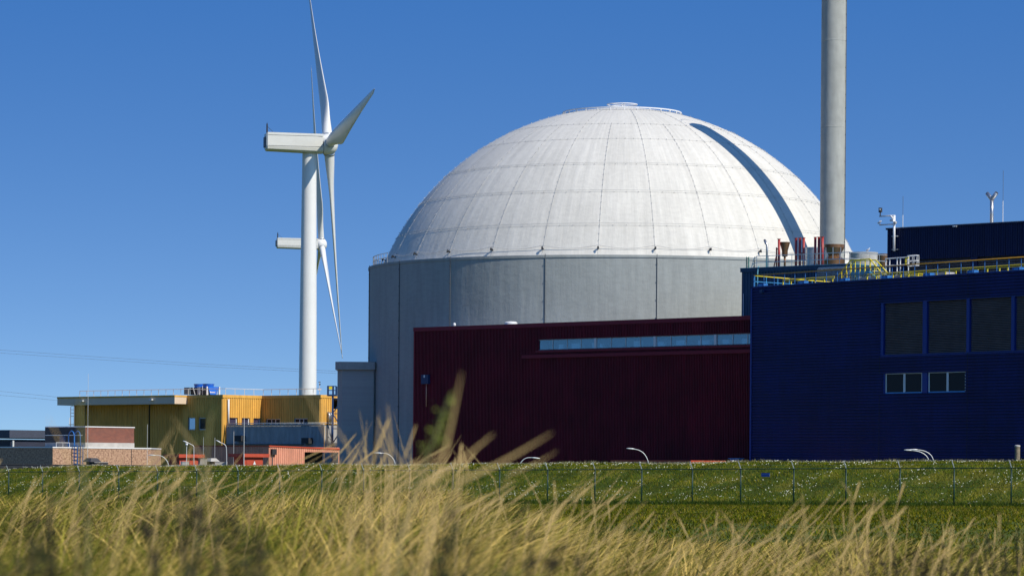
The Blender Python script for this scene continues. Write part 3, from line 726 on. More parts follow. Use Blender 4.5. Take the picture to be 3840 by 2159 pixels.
def funnel(px, y, prof, lab, mt, stem=None):
    p, _ = rooft(px, y); t_ = thing("exhaust_funnel", lab, "funnel", p, ft.th)
    m = MB(); m.lathe(prof, 32); m.build("cone", mt, t_)
    if stem: MB().tube([(0, 0, 0), (0, 0, stem[1])], stem[0], 10).build("stem", mt, t_)
    return t_
h1 = hz(908, 3.5, 2943); h2 = hz(939, 3.5, 2943); h3 = hz(961, 3.5, 2943)
f1 = funnel(2943, 3.5, [(.1, h3 - .05), (.26, h3), (.28, h2), (.30, h2 + .05), (.48, h1 - .06), (.5, h1), (.46, h1), (.28, h2)], "small brown funnel-shaped exhaust on a thin stem by the red pipes", M_RUST, (.1, h3))
p, _ = rooft(3128, 6.0)
g1, g2, g3, g4, g5 = [hz(v, 6, 3128) for v in (917, 929, 960, 975, 990)]
f2 = funnel(3128, 6.0, [(.98, 0), (.98, g5), (1.0, g4), (.55, g3), (.55, g3 + .06), (.95, g2), (.95, g1), (.9, g1), (.9, g2), (.5, g3)], "large rusty hourglass exhaust funnel in front of the chimney foot", M_RUST)
m = MB()
for a in (-60, -15, 30, 75): m.tube([(.97 * math.sin(R(a)), -.97 * math.cos(R(a)), g2), (.97 * math.sin(R(a)), -.97 * math.cos(R(a)), g4)], .03, 5)
m.build("stay_rod", M_GALV, f2)
p, _ = rooft(3050, 7.0); tk = thing("roof_tank", "small banded steel tank behind the right trio of red pipes", "tank", p, ft.th)
h = hz(928, 7, 3050); MB().lathe([(.72, 0), (.72, h), (.66, h), (.01, h + .05)], 32).build("tank_shell", M_STEEL, tk)
for z in (.4, h * .55, h - .15): MB().lathe([(.72, z), (.75, z + .02), (.75, z + .06), (.72, z + .08)], 32).build("band", M_STEEL, tk)
pt = ftr.world(*[(lambda q: (q[0], 9.0, 0))(ftr.pl(3238, 960, 9))][0]); tk2 = thing("roof_tank", "wide grey riveted tank right of the chimney with a gull on top", "tank", (pt.x, pt.y, Hh + ZP - .6), ft.th)
h = hz(947, 9, 3238) + .6; rr = 53 / FPX * pt.y
MB().lathe([(rr, 0), (rr, h - .1), (rr + .03, h - .1), (rr + .03, h), (rr - .05, h), (.01, h + .02)], 48).build("tank_shell", M_CONC, tk2)
for z in (h * .3, h * .66): MB().lathe([(rr, z), (rr + .03, z + .02), (rr + .03, z + .05), (rr, z + .07)], 48).build("band", M_RUST, tk2)
gull = thing("gull", "tiny white gull perched on the rim of the wide grey tank", "bird", (pt.x + .33, pt.y - rr * .3, Hh + ZP - .6 + h + .02), ft.th)
m = MB(); m.tube([(-.22, 0, .14), (-.1, 0, .16), (.05, 0, .2), (.15, 0, .26), (.2, 0, .33), (.25, 0, .37)], [.01, .07, .10, .07, .055, .03], 8); m.tube([(.27, 0, .365), (.34, 0, .355)], [.02, .005], 5)
m.tube([(0, .03, .12), (0, .03, 0)], .01, 4); m.tube([(0, -.03, .12), (0, -.03, 0)], .01, 4); m.build("body", M_BIRD, gull)
p3 = ftr.world(ftr.pl(3311, 960, 8)[0], 8.0, 0); f3 = thing("exhaust_funnel", "brown exhaust funnel half hidden by the navy block's left corner", "funnel", (p3.x, p3.y, Hh + ZP - .6), ft.th)
h = hz(952, 8, 3311) + .6; MB().lathe([(.3, 0), (.3, h * .35), (.5, h * .62), (.5, h), (.46, h), (.46, h * .62)], 24).build("cone", M_RUST, f3)
cl = thing("cable_ladder", "short green vertical cable ladder at the left corner of the teal roof", "cable ladder", ftr.world(.3, .4, 0), ft.th)
MB().box(-.1, -.04, -.03, .03, 0, 1.05).box(.16, .22, -.03, .03, 0, 1.05).build("side_rail", mat("green_steel", (0.02, 0.22, 0.15), .5), cl)
m = MB(); [m.box(-.04, .16, -.02, .02, .1 + k * .12, .14 + k * .12) for k in range(8)]; m.build("rung", M_GREEN, cl)

# ------------------------------------------------------------------ navy block
fv, L, H = facade((3328, 857), (3840, 830), dl=298.0)
fv.o.z = ZP; Hh = H - ZP; LX = L + 8
navy = thing("navy_block", "dark navy ribbed upper block with louvre band at top right", "building", (fv.o.x, fv.o.y, ZP), fv.th)
_, lt = fv.pl(3600, 966); _, lb = fv.pl(3600, 1040)
m = MB(); m.corr((0, 0), (LX, 0), 0, Hh - .12, .24, .05, holes=[(2.0, LX - .5, lb, lt)])
m.add([(0, 0, 0), (0, 14, 0), (0, 14, Hh - .1), (0, 0, Hh - .1)], [(0, 3, 2, 1)]); m.add([(0, 14, 0), (LX, 14, 0), (LX, 14, Hh - .1), (0, 14, Hh - .1)], [(0, 3, 2, 1)])
m.build("wall", M_NAVY, navy)
m = MB(); m.box(-.1, LX, -.12, 14, Hh - .12, Hh); m.build("roof_edge", M_NAVY, navy)
m = MB(); m.box(-.12, LX, -.15, 14.02, Hh + .003, Hh + .045); m.build("roof_flashing", M_GALV, navy)
m = MB(); m.box(2, LX - .5, .3, .4, lb, lt); m.build("recess_back", M_DARK, navy)
xs = [2.0, fv.pl(3497, 980)[0], fv.pl(3640, 980)[0], fv.pl(3664, 980)[0], fv.pl(3807, 980)[0], LX - .5]
for i, (a_, b_) in enumerate(zip(xs[:-1], xs[1:])):
    if i == 2: MB().box(a_, b_, -.02, .3, lb, lt).build("louvre_post", M_NAVY, navy); continue
    m = MB(); z = lb + .03
    while z < lt - .1: m.add([(a_ + .03, .05, z), (b_ - .03, .05, z), (b_ - .03, .2, z + .11), (a_ + .03, .2, z + .11)], [(0, 1, 2, 3)]); z += .2
    m.build("louvre", M_LOUV, navy)
for p in (3577.5, 3582, 3589):
    x, z = fv.pl(p + 1, 849); MB().box(x - .05, x + .07, -.2, -.16, z - .055, z + .055).build("white_plate", M_WHITE, navy)
fvr = Frame(fv.o.x, fv.o.y, fv.th, Hh + ZP)
def nroof(px, y): x, _ = fvr.pl(px, 800, y); return fvr.world(x, y, 0)
p = nroof(3719, 4); yv = thing("forked_vent", "steel vent pipe forking into two slanted mouths on the navy roof", "vent pipe", p, fv.th)
h = fvr.pl(3719, 746, 4)[1]
MB().tube([(0, 0, 0), (0, 0, h)], .155, 14).build("stem", M_STEEL, yv)
for sx in (-1, 1):
    m = MB(); m.tube([(0, 0, h - .15), (sx * .14, 0, h + .12), (sx * .5, 0, h + .5)], [.14, .17, .17], 12); m.build("arm", M_STEEL, yv)
    m = MB(); m.tube([(sx * .5, 0, h + .5), (sx * .52, 0, h + .52)], .15, 12); m.build("mouth", M_DARK, yv)
MB().lathe([(.16, .04), (.22, .03), (.22, 0)], 14).build("base_flange", M_STEEL, yv)
for px, py, lab in ((3761, 640, "tall hair-thin lightning rod right of the forked vent"), (3386, 735, "short hair-thin lightning rod right of the camera mast")):
    p = nroof(px, 3); h = fvr.pl(px, py, 3)[1]; t_ = thing("lightning_rod", lab, "lightning rod", p, 0)
    MB().tube([(0, 0, 0), (0, 0, h * .45)], .035, 5).build("lower_rod", M_LAMP, t_); MB().tube([(0, 0, h * .45), (0, 0, h)], .018, 4).build("upper_rod", M_WIRE, t_)
# camera mast on the navy wall
yy = -.35
mx, mt = fv.pl(3353.5, 807, yy); _, mb_ = fv.pl(3353, 941, yy)
cm = thing("camera_mast", "white pole on the navy corner with two side arms carrying cameras", "camera mast", fv.world(mx, yy, mb_), fv.th)
fm = Frame(fv.world(mx, yy).x, fv.world(mx, yy).y, fv.th, ZP + mb_)
H_ = mt - mb_
MB().tube([(0, 0, 0), (0, 0, H_)], .11, 10).build("pole", M_WHITE, cm)
MB().box(-.3, .3, .05, .33, H_ * .40, H_ * .43).box(-.3, .3, .05, .33, .1, .16).build("wall_clamp", M_GALV, cm)
for py in (811.5, 843.5):
    x, z = fm.pl(3298, py); MB().tube([(0, 0, z), (x, 0, z)], .055, 8).build("arm", M_LAMP, cm)
x, z = fm.pl(3301, 803)
c1 = MB().tube([(x, 0, z - .2), (x, 0, z + .15)], .05, 8).box(x - .1, x + .13, -.12, .12, z + .15, z + .55).build("pan_camera", M_DARK, cm)
MB().tube([(x + .05, -.13, z + .38), (x + .05, -.2, z + .38)], .08, 10).build("lens", M_LAMP, c1)
x, z = fm.pl(3300, 843); c2 = MB().tube([(x, 0, z), (x, 0, z + .18)], .05, 8).tube([(x - .22, 0, z + .14), (x + .12, 0, z + .34)], .08, 8).build("tube_camera", M_WHITE, cm)
x, z = fm.pl(3346, 813); MB().tube([(x - .15, -.1, z + .1), (x + .2, -.1, z - .18)], .09, 8).build("tube_camera", M_WHITE, cm)
x, z = fm.pl(3347, 826); MB().box(x - .15, x + .2, -.2, .05, z - .1, z + .08).build("relay_box", M_WHITE, cm)
x, z = fm.pl(3360, 835); MB().lathe([(.01, .12), (.12, .1), (.14, 0), (.1, -.12), (.01, -.15)], 12, (x, -.1, z)).build("dome_camera", M_GREYC, cm)

# ------------------------------------------------------------------ yellow building
TH = math.atan2(-.72, .69)
C1 = W(836, 1479, 400.0)
fy = Frame(C1.x, C1.y, TH, ZP); Hh = C1.z - ZP
yel = thing("yellow_building", "stepped yellow ribbed metal building with a cantilevered cream canopy", "industrial building", (C1.x, C1.y, ZP), TH)
y2 = fy.plx(983, 1484, 0)[0]
x3 = fy.pl(1203, 1480, y2)[0]; y4 = fy.plx(1247, 1482, x3)[0]
x0 = fy.pl(703, 1480, 0)[0]; xw = fy.pl(278, 1530, .5)[0]
yc = fy.plx(655, 1480, x0)[0]; xc0 = fy.pl(215, 1489, yc)[0]
wz = lambda px, py, y=0: fy.pl(px, py, y)[1]
wl = [(703 + 4, 733, 1565, 1611), (747, 773, 1565, 1611)]
holesA = []
for a_, b_, c_, d_ in wl:
    xa, za = fy.pl(a_, c_); xb, zb = fy.pl(b_, d_); holesA.append((xa - x0, xb - x0, zb, za))
m = MB(); PT = .33
m.corr((x0, 0), (0, 0), 0, Hh - .35, PT, .07, holes=holesA)
holesB = []
for a_, b_, c_, d_ in ((861, 890, 1565, 1594), (906, 936, 1566, 1592), (949, 977, 1567, 1591)):
    ya, za = fy.plx(a_, c_); yb, zb = fy.plx(b_, d_); holesB.append((ya, yb, zb, za))
m.corr((0, 0), (0, y2), 0, Hh - .35, PT, .07, holes=holesB)
holesC = []
for a_, b_, c_, d_ in ((999, 1050, 1570, 1591), (1104, 1155, 1568, 1590)):
    xa, za = fy.pl(a_, c_, y2); xb, zb = fy.pl(b_, d_, y2); holesC.append((xa, xb, zb, za))
m.corr((0, y2), (x3, y2), 0, Hh - .35, PT, .07, holes=holesC)
m.corr((x3, y2), (x3, y4), 0, Hh - .35, PT, .07)
y5 = y4 + 2.2; m.corr((x3 - .4, y4), (x3 - .4, y5 + 6), 0, Hh - 1.6, PT, .07)
m.corr((xw, .5), (x0, .5), 0, Hh - .35, PT, .07)
m.add([(xw, .5, 0), (xw, 14, 0), (xw, 14, Hh - .35), (xw, .5, Hh - .35)], [(0, 3, 2, 1)])
m.add([(x0, .5, 0), (x0, 0, 0), (x0, 0, Hh - .35), (x0, .5, Hh - .35)], [(0, 1, 2, 3)])
m.add([(xw, 14, 0), (x3, 14, 0), (x3, 14, Hh - .35), (xw, 14, Hh - .35)], [(0, 3, 2, 1)])
m.build("wall", M_YEL, yel)
e = .10
m = MB(); m.prism([(x0, -e), (e, -e), (e, y2 - e), (x3 + e, y2 - e), (x3 + e, 13.9), (xw, 13.9), (xw, .45), (x0, .45)], Hh - .35, Hh); m.build("roof_cornice", M_YEL, yel)
cb = Hh - 1.05
m = MB(); m.box(xc0, x0, yc, .44, cb, Hh - .23); m.build("canopy", M_CREAM, yel)
m = MB(); m.box(xc0 - .03, x0 + .03, yc - .04, .44, Hh - .228, Hh - .02); m.build("canopy_edge", M_YEL, yel)
for p in (306, 565):
    x, z = fy.pl(p, 1502 if p < 400 else 1497, yc - .2); MB().box(x - .2, x + .35, yc - .35, yc - .005, z - .1, z + .08).build("canopy_lamp", M_LAMP, yel)
for p in (320, 560):
    x, _ = fy.pl(p, 1600, .4); m = MB(); m.tube([(x, .38, 0), (x, .38, cb - .4), (x + .3, .2, cb)], .09, 6); m.build("drainpipe", M_DARK, yel)
m = MB(); x, _ = fy.pl(698, 1560, .35); m.box(x - .5, x0, .3, .44, 0, cb); m.build("pilaster", M_YEL, yel)
for h, mt in zip(holesA, (M_GLSK, M_GLDK)):
    a_, b_ = h[0] + x0, h[1] + x0
    f_ = MB().box(a_, a_ + .1, .02, .12, h[2], h[3]).box(b_ - .1, b_, .02, .12, h[2], h[3]).box(a_, b_, .02, .12, h[3] - .1, h[3]).box(a_, b_, .02, .12, h[2], h[2] + .1).build("window_frame", M_LAMP, yel)
    MB().box(a_ + .1, b_ - .1, .06, .08, h[2] + .1, h[3] - .1).build("pane", mt, f_)
for h in holesB:
    f_ = MB().box(-.25, -.12, h[1] - .12, h[1], h[2], h[3]).box(-.25, -.12, h[0], h[0] + .06, h[2], h[3]).box(-.25, -.12, h[0], h[1], h[3] - .08, h[3]).build("window_frame", M_WHITE, yel)
    MB().box(-.22, -.2, h[0], h[1], h[2], h[3]).build("pane", M_GLAV, f_)
for h in holesC:
    w_ = h[1] - h[0]; f_ = MB()
    for k in range(4): xx = h[0] + (w_ - .1) * (0, .36, .66, 1)[k]; f_.box(xx, xx + .1, y2 + .05, y2 + .15, h[2], h[3])
    f_.box(h[0], h[1], y2 + .05, y2 + .15, h[3] - .08, h[3]); f_ = f_.build("window_frame", M_LAMP, yel)
    MB().box(h[0], h[1], y2 + .09, y2 + .11, h[2], h[3]).build("pane", M_GLDK, f_)
y_, zt_ = fy.plx(857, 1496, .2); _, zb_ = fy.plx(857, 1593, .2)
m = MB(); m.tube([(.22, y_, zb_), (.22, y_, zt_)], .11, 8); m.build("white_downpipe", M_WHITE, yel)
for p in (1235, 1243):
    y_, za = fy.plx(p, 1547, x3 + .35); _, zb = fy.plx(p, 1590, x3 + .35)
    MB().tube([(x3 + .35, y_, zb), (x3 + .35, y_, za - .2), (x3 + .2, y_, za), (x3, y_, za)], .13, 8).build("flue_pipe", M_STEEL, yel)
# roof railing
ry = thing("roof_edge_railing", "thin white low railing along the yellow building's roof edge", "railing", (C1.x, C1.y, C1.z), TH)
pts = [(xc0 + 1.2, .6), (x0 - .6, .6), (x0 + .8, 1.2), (-1.0, 1.2), (-1.0, y2 + 1.0), (x3 - 1.0, y2 + 1.0)]
for (a_, b_) in zip(pts[:-1], pts[1:]):
    A, B = Vector((*a_, 0)), Vector((*b_, 0)); Ln = (B - A).length; n_ = max(1, round(Ln / 1.45))
    MB().tube([A + Vector((0, 0, .75)), B + Vector((0, 0, .75))], .035, 5).build("top_rail", M_LAMP, ry)
    for k in range(n_): p = A.lerp(B, k / n_); MB().tube([p, p + Vector((0, 0, .75))], .04, 4).build("post", M_LAMP, ry)
# rooftop cooler
fyr = Frame(C1.x, C1.y, TH, C1.z)
cx0, _ = fyr.pl(690, 1470, 1.6); cx1, czt = fyr.pl(776, 1449, 1.6)
cy1 = 1.6 + 1.9; hc = czt
cool = thing("rooftop_cooler", "bright blue rooftop cooling unit with two round fans on top", "cooling unit", fyr.world(cx0, 1.6, 0), TH)
LX_ = cx1 - cx0
MB().box(0, LX_ * .24, 0, 1.8, .15, hc - .05).build("grey_housing", mat("cooler_grey", (0.12, 0.16, 0.20), .5, var=.1), cool)
MB().box(LX_ * .24, LX_ - .02, .25, 1.55, .1, hc - .08).build("coil_housing", mat("coil_black", (0.015, 0.02, 0.028), .5), cool)
MB().box(LX_ * .56, LX_ * .66, .1, 1.7, .1, hc - .02).build("divider", M_GALV, cool)
fx = LX_ + .0
ep = MB().add([(fx, 0.1, hc), (fx, 1.75, hc), (fx, 1.45, .1), (fx, .45, .1), (fx + .08, 0.1, hc), (fx + .08, 1.75, hc), (fx + .08, 1.45, .1), (fx + .08, .45, .1)],
              [(4, 7, 6, 5), (0, 1, 2, 3), (0, 4, 5, 1), (1, 5, 6, 2), (2, 6, 7, 3), (3, 7, 4, 0)]).build("end_panel", M_UNIT, cool)
MB().box(fx - .05, fx + .08, -.08, .06, 0, hc + .02).build("corner_post", M_WHITE, cool); MB().box(fx - .05, fx + .08, 1.8, 1.94, 0, hc + .02).build("corner_post", M_WHITE, cool)
# the maker's word on the end panel, about eight white strokes
m = MB(); s0 = .42
for k, (ww, hh_) in enumerate(((.12, .17), (.07, .11), (.07, .15), (.07, .11), (.06, .15), (.07, .11), (.07, .11), (.05, .19))):
    m.box(fx + .085, fx + .095, s0, s0 + ww, hc - .72, hc - .72 + hh_)
    s0 += ww + .025
m.build("white_lettering", M_WHITE, ep)
for fx_ in (.41, .80):
    f_ = MB().lathe([(.62, hc - .06), (.62, hc + .12), (.70, hc + .36), (.64, hc + .36), (.56, hc + .12)], 28, (LX_ * fx_ + .05, .9, 0)).build("fan_cowl", M_UNIT, cool)
    MB().lathe([(.01, hc + .3), (.14, hc + .28), (.14, hc + .1)], 12, (LX_ * fx_ + .05, .9, 0)).box(LX_ * fx_ - .55, LX_ * fx_ + .62, .82, .98, hc + .2, hc + .22).build("fan_blade", M_DARK, f_)
m = MB(); m.tube([(LX_ * .41, -.05, hc - .05), (LX_ * .5, -.05, .1)], .04, 5); m.tube([(LX_ * .82, -.05, 0), (LX_ * .82, -.05, hc + .1)], .04, 5); m.tube([(LX_ * .82, -.05, hc * .6), (LX_, -.05, hc * .6)], .03, 5); m.build("strut", M_LAMP, cool)
# weather mast, blue stair tower, left antenna mast
p = fyr.world(*[(q[0], y2 + 2, 0) for q in [fyr.pl(1198, 1460, y2 + 2)]][0]); wm = thing("weather_mast", "short roof mast with cup anemometer beside the turbine tower foot", "weather mast", p, 0)
hh = fyr.pl(1198, 1432, y2 + 2)[1]
MB().tube([(0, 0, 0), (0, 0, hh)], .04, 5).build("pole", M_LAMP, wm); MB().box(-.2, .2, -.12, .12, hh * .40, hh * .52).build("instrument_box", M_WHITE, wm)
MB().tube([(-.12, 0, hh), (.12, 0, hh)], .05, 5).tube([(.05, 0, hh * .78), (.05, 0, hh * .88)], .08, 8).build("anemometer", M_DARK, wm)
bt = thing("blue_stair_tower", "dark blue lattice stair tower with yellow top panel beside the yellow building", "stair tower", (0, 388, ZP), 0)
ax0, ax1, axm = W(1228, 1480, 388).x, W(1263, 1480, 388).x, W(1249, 1480, 388).x
zt_, zp_, zm_ = W(1228, 1447, 388).z - ZP, W(1228, 1479, 388).z - ZP, W(1228, 1463, 388).z - ZP
MB().box(ax0, ax1, -1, 1, zp_ - .16, zp_ + .02).build("platform", M_DBLUE, bt)
for x in (ax0 + .06, axm, ax1 - .06):
    for y in (-.95, .95): MB().box(x - .06, x + .06, y - .05, y + .05, zp_ + .02, zt_).build("post", M_DBLUE, bt)
MB().box(ax0, ax1, -1.02, -.94, zt_ - .06, zt_ + .02).box(ax0, ax1, -1.02, -.94, zm_ - .05, zm_ + .03).build("rail", M_DBLUE, bt)
MB().box(ax0 + .1, axm - .1, .9, .96, zt_ - .35, zt_).build("top_panel", M_YRAIL, bt)
MB().box(axm - .1, axm + .12, -.9, -.65, 0, zp_ - .16).box(ax1 + .6, ax1 + .8, -.9, -.65, 0, zp_ - .16).build("column", M_DBLUE, bt)
m = MB()
for k in range(6):
    z0, z1 = k * 1.7 + 1, k * 1.7 + 2.7; m.tube([(axm, -.8, z0), (ax1 + .7, -.8, z1)] if k % 2 else [(ax1 + .7, -.8, z0), (axm, -.8, z1)], .06, 4); m.tube([(axm, -.8, z1), (ax1 + .7, -.8, z1)], .05, 4)
m.build("bracing", M_DBLUE, bt)
am = thing("antenna_mast", "slim steel antenna mast under the left tip of the cream canopy", "antenna mast", (W(264, 1700, 410).x, 410, ZP), 0)
zt_ = W(264, 1524, 410).z - ZP; x2 = W(277, 1600, 410).x - W(264, 1600, 410).x; xl = W(260, 1600, 410).x - W(264, 1600, 410).x
MB().tube([(0, 0, 0), (0, 0, zt_)], .05, 6).build("pole", M_WIRE, am); MB().tube([(x2, 0, 0), (x2, 0, zt_)], .05, 6).build("second_pole", M_WIRE, am)
z = W(264, 1591, 410).z - ZP; MB().tube([(xl - .1, 0, z), (x2, 0, z)], .05, 5).build("cross_arm", M_WIRE, am)
MB().tube([(xl, 0, z), (xl, 0, z + .8)], .04, 5).build("whip", M_WHITE, am)
z = W(264, 1560, 410).z - ZP; m = MB(); [m.tube([(0, 0, z + k * .4), (x2, 0, z + k * .4)], .03, 4) for k in range(4)]; m.build("rung", M_WIRE, am)

# ------------------------------------------------------------------ grey annex in front of the yellow building
xg1, gz = fy.pl(1217, 1592, .5); _, gz2 = fy.pl(848, 1598, .5); gz = (gz + gz2) / 2
ga = thing("grey_annex", "low grey ribbed annex with pipes along its roof edge before the yellow building", "annex", (C1.x, C1.y, ZP), TH)
m = MB(); m.corr((0.05, .5), (xg1, .5), 0, gz, .24, .05); m.corr((xg1, .5), (xg1, y2 - .1), 0, gz, .24, .05); m.build("wall", M_GREYC, ga)
m = MB(); m.box(.08, xg1, .5, y2 - .12, gz + .002, gz + .12); m.build("roof", M_DCON, ga)
m = MB(); m.tube([(.3, .35, gz + .1), (xg1 + .1, .35, gz + .1)], .06, 6); m.tube([(.3, .3, gz + .28), (xg1 + .1, .3, gz + .28), (xg1 + .15, y2, gz + .28)], .05, 6)
for k in range(14): m.tube([(.8 + k * 1.25, .35, gz + .05), (.8 + k * 1.25, .3, gz + .3)], .06, 4)
m.build("roof_pipe", M_LAMP, ga)
for p, q in ((890, 1650), (1142, 1659)):
    x, z = fy.pl(p, q, .3); MB().box(x, x + 1.3, -.2, .44, z - .1, z + .55).build("wall_unit", M_DARK, ga)
m = MB(); z = fy.pl(840, 1663, .2)[1]; m.box(-.5, xg1 * .8, .1, .44, z - .1, z); m.build("cable_tray", M_WIRE, ga)

# ------------------------------------------------------------------ salmon annex
P0 = W(1009, 1669, 326.0); fs_ = Frame(P0.x, P0.y, TH, ZP)
sa = thing("salmon_annex", "faded salmon ribbed shed with a dark open bay left of the drum", "shed", (P0.x, P0.y, ZP), TH)
hs = P0.z - ZP; xl, _ = fs_.pl(725, 1671); ye, _ = fs_.plx(1272, 1679); zl_e = fs_.plx(1272, 1680)[1]
yo0, zo = fs_.plx(1141, 1694); yo1, _ = fs_.plx(1268, 1699)
m = MB(); m.corr((xl, 0), (0, 0), 0, hs - .12, .26, .05); m.corr((0, 0), (0, ye), 0, hs - .12, .26, .05, holes=[(yo0, yo1, 0, zo)]); m.build("wall", M_SALM, sa)
m = MB(); m.add([(xl, -.08, hs - .12), (.1, -.08, hs - .12), (.1, ye, hs - .35), (xl, ye, hs - .35), (xl, -.08, hs), (.1, -.08, hs), (.1, ye, hs - .2), (xl, ye, hs - .2)],
                [(0, 1, 5, 4), (1, 2, 6, 5), (4, 5, 6, 7), (2, 3, 7, 6), (3, 0, 4, 7)]); m.build("roof", M_KIOSK, sa)
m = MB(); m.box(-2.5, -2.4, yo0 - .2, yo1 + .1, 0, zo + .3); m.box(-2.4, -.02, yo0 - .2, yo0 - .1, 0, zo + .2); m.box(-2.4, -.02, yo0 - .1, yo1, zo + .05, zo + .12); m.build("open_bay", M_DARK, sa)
ys, zs = fs_.plx(1020, 1694); MB().box(.06, .3, ys - .2, ys + .35, zs - .25, zs + .3).build("wall_lamp", M_DARK, sa); MB().tube([(.1, ys, zs - .2), (.1, ys, zs - 1.6)], .035, 5).build("conduit", M_WIRE, sa)
# ------------------------------------------------------------------ low annex at the foot of the red hall
P1 = W(2591, 1725, 292.0); fl_ = Frame(P1.x, P1.y, TH, ZP)
la = thing("low_annex", "low salmon ribbed annex with dark red roof edge, showing just above the dyke", "annex", (P1.x, P1.y, ZP), TH)
hs = P1.z - ZP; ye, _ = fl_.plx(2738, 1729); xl, _ = fl_.pl(2293, 1730); xr = fl_.pl(2824, 1730, ye)[0]
m = MB(); m.corr((xl, 0), (0, 0), 0, hs - .12, .28, .06); m.corr((0, 0), (0, ye), 0, hs - .12, .28, .06); m.corr((0, ye), (xr, ye), 0, hs - .12, .28, .06); m.build("wall", M_SALM, la)
m = MB(); m.box(xl, .06, -.07, ye, hs - .12, hs); m.box(.06, xr, ye - .07, ye + 1.5, hs - .125, hs - .004); m.build("roof", M_KIOSK, la)
x, z = fl_.pl(2737, 1719, ye + .6); x2, _ = fl_.pl(2770, 1719, ye + .6)
rb = thing("roof_cabinet", "flat bright blue cabinet on the low salmon annex roof", "cabinet", fl_.world(x, ye + .6, hs), TH)
MB().box(0, x2 - x, 0, .5, 0, z - hs).build("casing", M_BPOST, rb); MB().box(-.15, x2 - x + .15, -.06, .56, z - hs, z - hs + .05).build("lid", M_SBLUE, rb)

# ------------------------------------------------------------------ pebble-dash block, brick block, far grey building
Pb = W(198, 1674, 340.0); fp = Frame(Pb.x, Pb.y, TH, ZP); hp = Pb.z - ZP
pb = thing("pebbledash_block", "low beige pebble-dashed block with white coping at far left", "building", (Pb.x, Pb.y, ZP), TH)
ye, ze = fp.plx(565, 1686); xl = fp.pl(-60, 1676)[0]
m = MB(); m.prism([(xl, 0), (0, 0), (0, ye), (-6, ye + 6), (xl, ye)], 0, hp - .12); m.build("wall", M_PEB, pb)
m = MB(); m.prism([(xl, -.06), (.06, -.06), (.06, ye + .05), (-6, ye + 6.05), (xl, ye)], hp - .118, hp); m.build("coping", M_WHITE, pb)
yj, _ = fp.plx(493, 1700); MB().box(.005, .03, yj - .03, yj + .03, 0, hp - .13).build("expansion_joint", M_DARK, pb)
fpr = Frame(Pb.x, Pb.y, TH, Pb.z)
# brick block standing behind / above it
Bq = W(320, 1597, 345.0); fq = Frame(Bq.x, Bq.y, TH, ZP); hq = Bq.z - ZP
bb = thing("brick_block", "red brick block with white roof trim above the beige pebble-dash wall", "building", (Bq.x, Bq.y, ZP), TH)
ye2, _ = fq.plx(503, 1605); xl2 = fq.pl(170, 1600)[0]; _, zb2 = fq.plx(320, 1669)
m = MB(); m.prism([(xl2, 0), (0, 0), (0, ye2), (xl2, ye2)], zb2 + .3, hq - .1); m.build("wall", M_BRICK, bb)
m = MB(); m.prism([(xl2, -.06), (.06, -.06), (.06, ye2 + .05), (xl2, ye2)], hq - .098, hq); m.build("roof_trim", M_WHITE, bb)
m = MB(); m.prism([(xl2, -.01), (.03, -.01), (.03, ye2 + .02), (xl2, ye2)], 0, zb2 + .298); m.build("plinth", M_CONC, bb)
MB().box(xl2 + .8, -.3, -.6, -.09, hq - .95, hq - .87).build("canopy_strip", M_GALV, bb)
MB().box(xl2 + .05, -.02, -.08, -.012, zb2 + .3, hq - .12).build("painted_shade_face", M_DARK, bb)  # near-black sheet over the left brick face, its shade put in as colour
MB().box(xl2 + 2.6, xl2 + 3.6, -.11, -.082, zb2 + .3, hq - 1.0).build("blue_door", M_DBLUE, bb)
Fb_ = W(36, 1611, 372.0); ff = Frame(Fb_.x, Fb_.y, TH, ZP); hf = Fb_.z - ZP
fg = thing("dark_grey_building", "dark blue-grey flat building at the left picture edge", "building", (Fb_.x, Fb_.y, ZP), TH)
zf1 = ff.pl(100, 1640)[1]; xf = ff.pl(250, 1611, 7.5)[0]
MB().prism([(-12, 0), (0, 0), (0, 7.5), (xf, 7.5), (xf, 14), (-12, 14)], zf1, hf).build("upper_fascia", mat("slate_blue", (0.045, 0.055, 0.085), .6, var=.15), fg)
MB().prism([(-12, .5), (-.5, .5), (-.5, 8), (xf - .5, 8), (xf - .5, 14), (-12, 14)], 0, zf1 - .25).build("lower_wall", mat("slate_dark", (0.02, 0.025, 0.05), .6, var=.2), fg)
MB().prism([(-12, .4), (-.4, .4), (-.4, 7.9), (xf - .4, 7.9), (xf - .4, 14), (-12, 14)], zf1 - .25, zf1 - .17).build("white_flashing", M_GALV, fg)
xq = W(36, 1655, 372); MB().box(-.45, -.25, .6, .8, 0, zf1 - .3).build("corner_pipe", M_LAMP, fg)
# blue cage ladder on the pebble-dash wall
yl0, _ = fp.plx(278, 1700, .35); lad = thing("caged_ladder", "blue steel ladder with curved handrails on the beige wall", "ladder", fp.world(.35, yl0, 0), TH)
lw = .75; zt_ = hp + 1.6
for y in (0, lw):
    m = MB(); m.tube([(0, y, 0), (0, y, hp - .1), (0, y, hp + 1.1), (-.12, y, hp + 1.45), (-.45, y, hp + 1.62), (-.8, y, hp + 1.45), (-.95, y, hp + 1.1), (-.95, y, hp)], .055, 6); m.build("side_rail", M_BPOST, lad)
m = MB()
z = .3
while z < hp + .2: m.tube([(0, 0, z), (0, lw, z)], .035, 5); z += .36
m.build("rung", M_DBLUE, lad)
m = MB(); m.tube([(.45, .05, 0), (.45, .05, hp + .2)], .04, 5); m.tube([(.45, lw, 0), (.45, lw, hp + .2)], .04, 5)
for k in range(5): m.tube([(.0, 0, 1 + k * 1.1), (.45, .05, 1 + k * 1.1)], .03, 4); m.tube([(.0, lw, 1 + k * 1.1), (.45, lw, 1 + k * 1.1)], .03, 4)
m.build("outer_guard", M_BPOST, lad)
